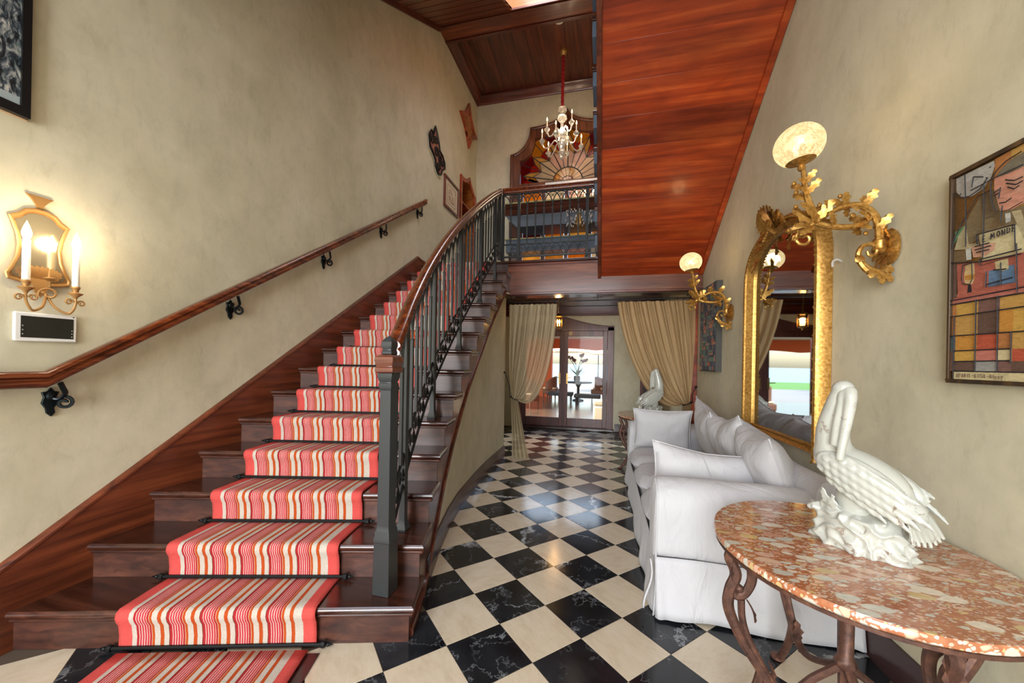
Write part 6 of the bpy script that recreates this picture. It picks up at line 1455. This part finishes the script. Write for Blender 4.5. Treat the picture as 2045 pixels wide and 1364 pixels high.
for i in range(len(ed)-1): fm.hexa([(XL+.001, *ed[i]), (XL+.001, *ed[i+1]), (XL+.001, *inn_[i+1]), (XL+.001, *inn_[i]), (XL+.04, *ed[i]), (XL+.04, *ed[i+1]), (XL+.03, *inn_[i+1]), (XL+.03, *inn_[i])])
obj('casing', fm, M['soffit'], ni)
# ================================================================== LEFT WALL, NEAR
ls = thing('candle_sconce', 'gilt mirror backed wall sconce with two lit candles above the touch panel', 'wall lamp', (XL, 1.245, 1.61))
half = [(.047, 2.183), (.030, 2.165), (.014, 2.140), (.012, 2.125), (.02, 2.112), (.05, 2.10), (.07, 2.075), (.098, 2.056), (.088, 2.03), (.074, 1.98), (.068, 1.93), (.074, 1.87), (.09, 1.82), (.106, 1.785), (.102, 1.765), (.07, 1.757), (.0, 1.748)]
sy_ = 1.245
oL2 = [(sy_+y_, z_) for y_, z_ in half]+[(sy_-y_, z_) for y_, z_ in reversed(half[:-1])]
body = [p for p in oL2 if p[1] < 2.115]
M['sconcegold'] = pl('aged_bronze_gilt', srgb(172, 130, 78), .42, .45)
obj('back_plate', MB().prism([(XL+.001, y_, z_) for y_, z_ in oL2], (.010, 0, 0)), M['sconcegold'], ls)
obj('rim', MB().tube([(XL+.014, y_, z_) for y_, z_ in body], .008, 7, closed=True), M['sconcegold'], ls)
cz_ = 1.92
M['oldmirror'] = pl('antique_mirror', srgb(214, 200, 172), .14, .85)
obj('mirror_panel', MB().prism([(XL+.0112, sy_+(y_-sy_)*.86, cz_+(z_-cz_)*.90) for y_, z_ in body], (.002, 0, 0)), M['oldmirror'], ls)
og = MB()
for i in range(9): a = (i-4)*.22; leaf(og, (XL+.018, sy_+.012*(i-4), 1.775), (XL+.024, sy_+math.sin(a)*.085, 1.79+.05*math.cos(a)), (1, 0, 0), .012, .006)
og.prism([(XL+.013, sy_-.035, 1.775), (XL+.013, sy_+.035, 1.775), (XL+.013, sy_+.02, 1.71), (XL+.013, sy_, 1.685), (XL+.013, sy_-.02, 1.71)], (.012, 0, 0))
obj('base_ornament', og, M['sconcegold'], ls)
hub = V(XL+.06, sy_, 1.70)
for s in (-1, 1):
    yq, xq = sy_+s*.085, XL+.105; am = MB()
    pth = smooth_path([V(XL+.02, sy_, 1.715), hub, V(XL+.085, sy_+s*.02, 1.64), V(XL+.10, sy_+s*.055, 1.612), V(xq, yq-s*.012, 1.625), V(xq, yq, 1.66), V(xq, yq, 1.705)], 6); am.tube(pth, .0055, 7)
    am.tube(spiral(V(xq, yq+s*.022, 1.668), V(0, s, 0), V(0, 0, 1), .016, .005, PI, -1.2), .004, 6).tube(spiral(V(xq, yq-s*.024, 1.672), V(0, -s, 0), V(0, 0, 1), .016, .005, PI, -1.2), .004, 6)
    ao = obj('arm', am, M['sconcegold'], ls)
    obj('drip_cup', MB().lathe([(.006, 1.69), (.010, 1.70), (.026, 1.714), (.027, 1.718), (.010, 1.724), (.013, 1.738), (.017, 1.745), (.016, 1.752)], (xq, yq, 0), 14), M['sconcegold'], ao)
    obj('candle', MB().lathe([(.0135, 1.752), (.013, 1.94)], (xq, yq, 0), 14), pl('white_candle', srgb(236, 232, 220), .45), ao)
    obj('flame_bulb', MB().lathe([(.008, 1.94), (.015, 1.955), (.017, 1.972), (.010, 2.0), (.003, 2.02), (.0005, 2.028)], (xq, yq, 0), 12), M['bulb'], ao)
    lamp('candle_light', 'POINT', (xq+.03, yq, 1.98), 3.0, (1, .82, .55), radius=.03)
obj('centre_arm', MB().tube(spiral(V(XL+.075, sy_+.005, 1.70), V(.4, .9, 0), V(0, 0, 1), .035, .008, PI*1.1, -1.1), .005, 6).tube([V(XL+.07, sy_+.008, 1.735), V(XL+.07, sy_+.008, 1.765)], .005, 6).lathe([(.006, 1.765), (.022, 1.776), (.023, 1.780), (.006, 1.785), (.002, 1.825)], (XL+.07, sy_+.008, 0), 12), M['sconcegold'], ls)
tp = thing('touch_panel', 'white framed wall touch panel with dark screen below the sconce', 'screen', (XL, 1.273, 1.47))
obj('bezel', MB().box(XL+.001, XL+.018, 1.163, 1.383, 1.468, 1.608), pl('white_bezel', srgb(226, 224, 218), .35), tp, bev=.006)
obj('screen', MB().box(XL+.0181, XL+.0195, 1.184, 1.368, 1.486, 1.590), pl('dark_screen', srgb(46, 46, 40), .12), tp)
ic = MB()
for k in range(3): ic.box(XL+.0196, XL+.0199, 1.188, 1.192, 1.500+.02*k, 1.505+.02*k).box(XL+.0196, XL+.0199, 1.360, 1.364, 1.495+.016*k, 1.500+.016*k)
obj('screen_icons', ic, pl('panel_icons', srgb(170, 176, 170), .5), tp, kind='stuff')
obj('camera_dot', MB().lathe([(.003, 0), (.003, .001)], (0, 0, 0), 10).xf(Matrix.Translation((XL+.018, 1.368, 1.600)) @ Matrix.Rotation(PI/2, 4, 'Y')), M['irondark'], tp)
ap = thing('dark_painting', 'black framed abstract painting of pale strokes at the upper left corner', 'painting', (XL, .8, 2.53)); fm = MB()
q0, q1, r0, r1 = .30, 1.198, 2.533, 3.45
for (a, b_, c_, d_) in ((q0, q1, r0, r0+.045), (q0, q1, r1-.045, r1), (q0, q0+.03, r0+.045, r1-.045), (q1-.03, q1, r0+.045, r1-.045)): fm.box(XL+.006, XL+.034, a, b_, c_, d_)
obj('frame', fm, pl('black_frame', srgb(16, 17, 18), .35), ap); obj('backing_edge', MB().box(XL+.001, XL+.0058, q0, q1, r0-.006, r1), pl('bare_wood_edge', srgb(206, 172, 136), .7), ap)
def strokes_mat():
    m, nt, b = newmat('pale_strokes'); v = coords(nt, (1, 22, 9), False, (.25, 0, 0)); n_ = noise(nt, v, 1.6, 4, .65, .8); r = ramp(nt, n_.outputs['Fac'], [(.42, srgb(14, 16, 20)), (.5, srgb(66, 76, 84)), (.58, srgb(150, 150, 144)), (.7, srgb(196, 190, 178))]); v2 = coords(nt, (1, 3, 7), False); r2 = ramp(nt, noise(nt, v2, 2, 3).outputs['Fac'], [(.38, (.25, .35, .4, 1)), (.52, (1, 1, 1, 1))])
    nt.links.new(mixc(nt, 1.0, r.outputs['Color'], r2.outputs['Color'], 'MULTIPLY'), b.inputs['Base Color']); b.inputs['Roughness'].default_value = .55; bump(nt, b, n_.outputs['Fac'], .4, .004); return m
obj('canvas', MB().box(XL+.006, XL+.024, q0+.03, q1-.03, r0+.045, r1-.045), strokes_mat(), ap)
obj('pale_margin', MB().box(XL+.0242, XL+.0252, q0+.03, q1-.032, r0+.047, r0+.085), pl('pale_margin_paint', srgb(150, 160, 160), .6), ap)
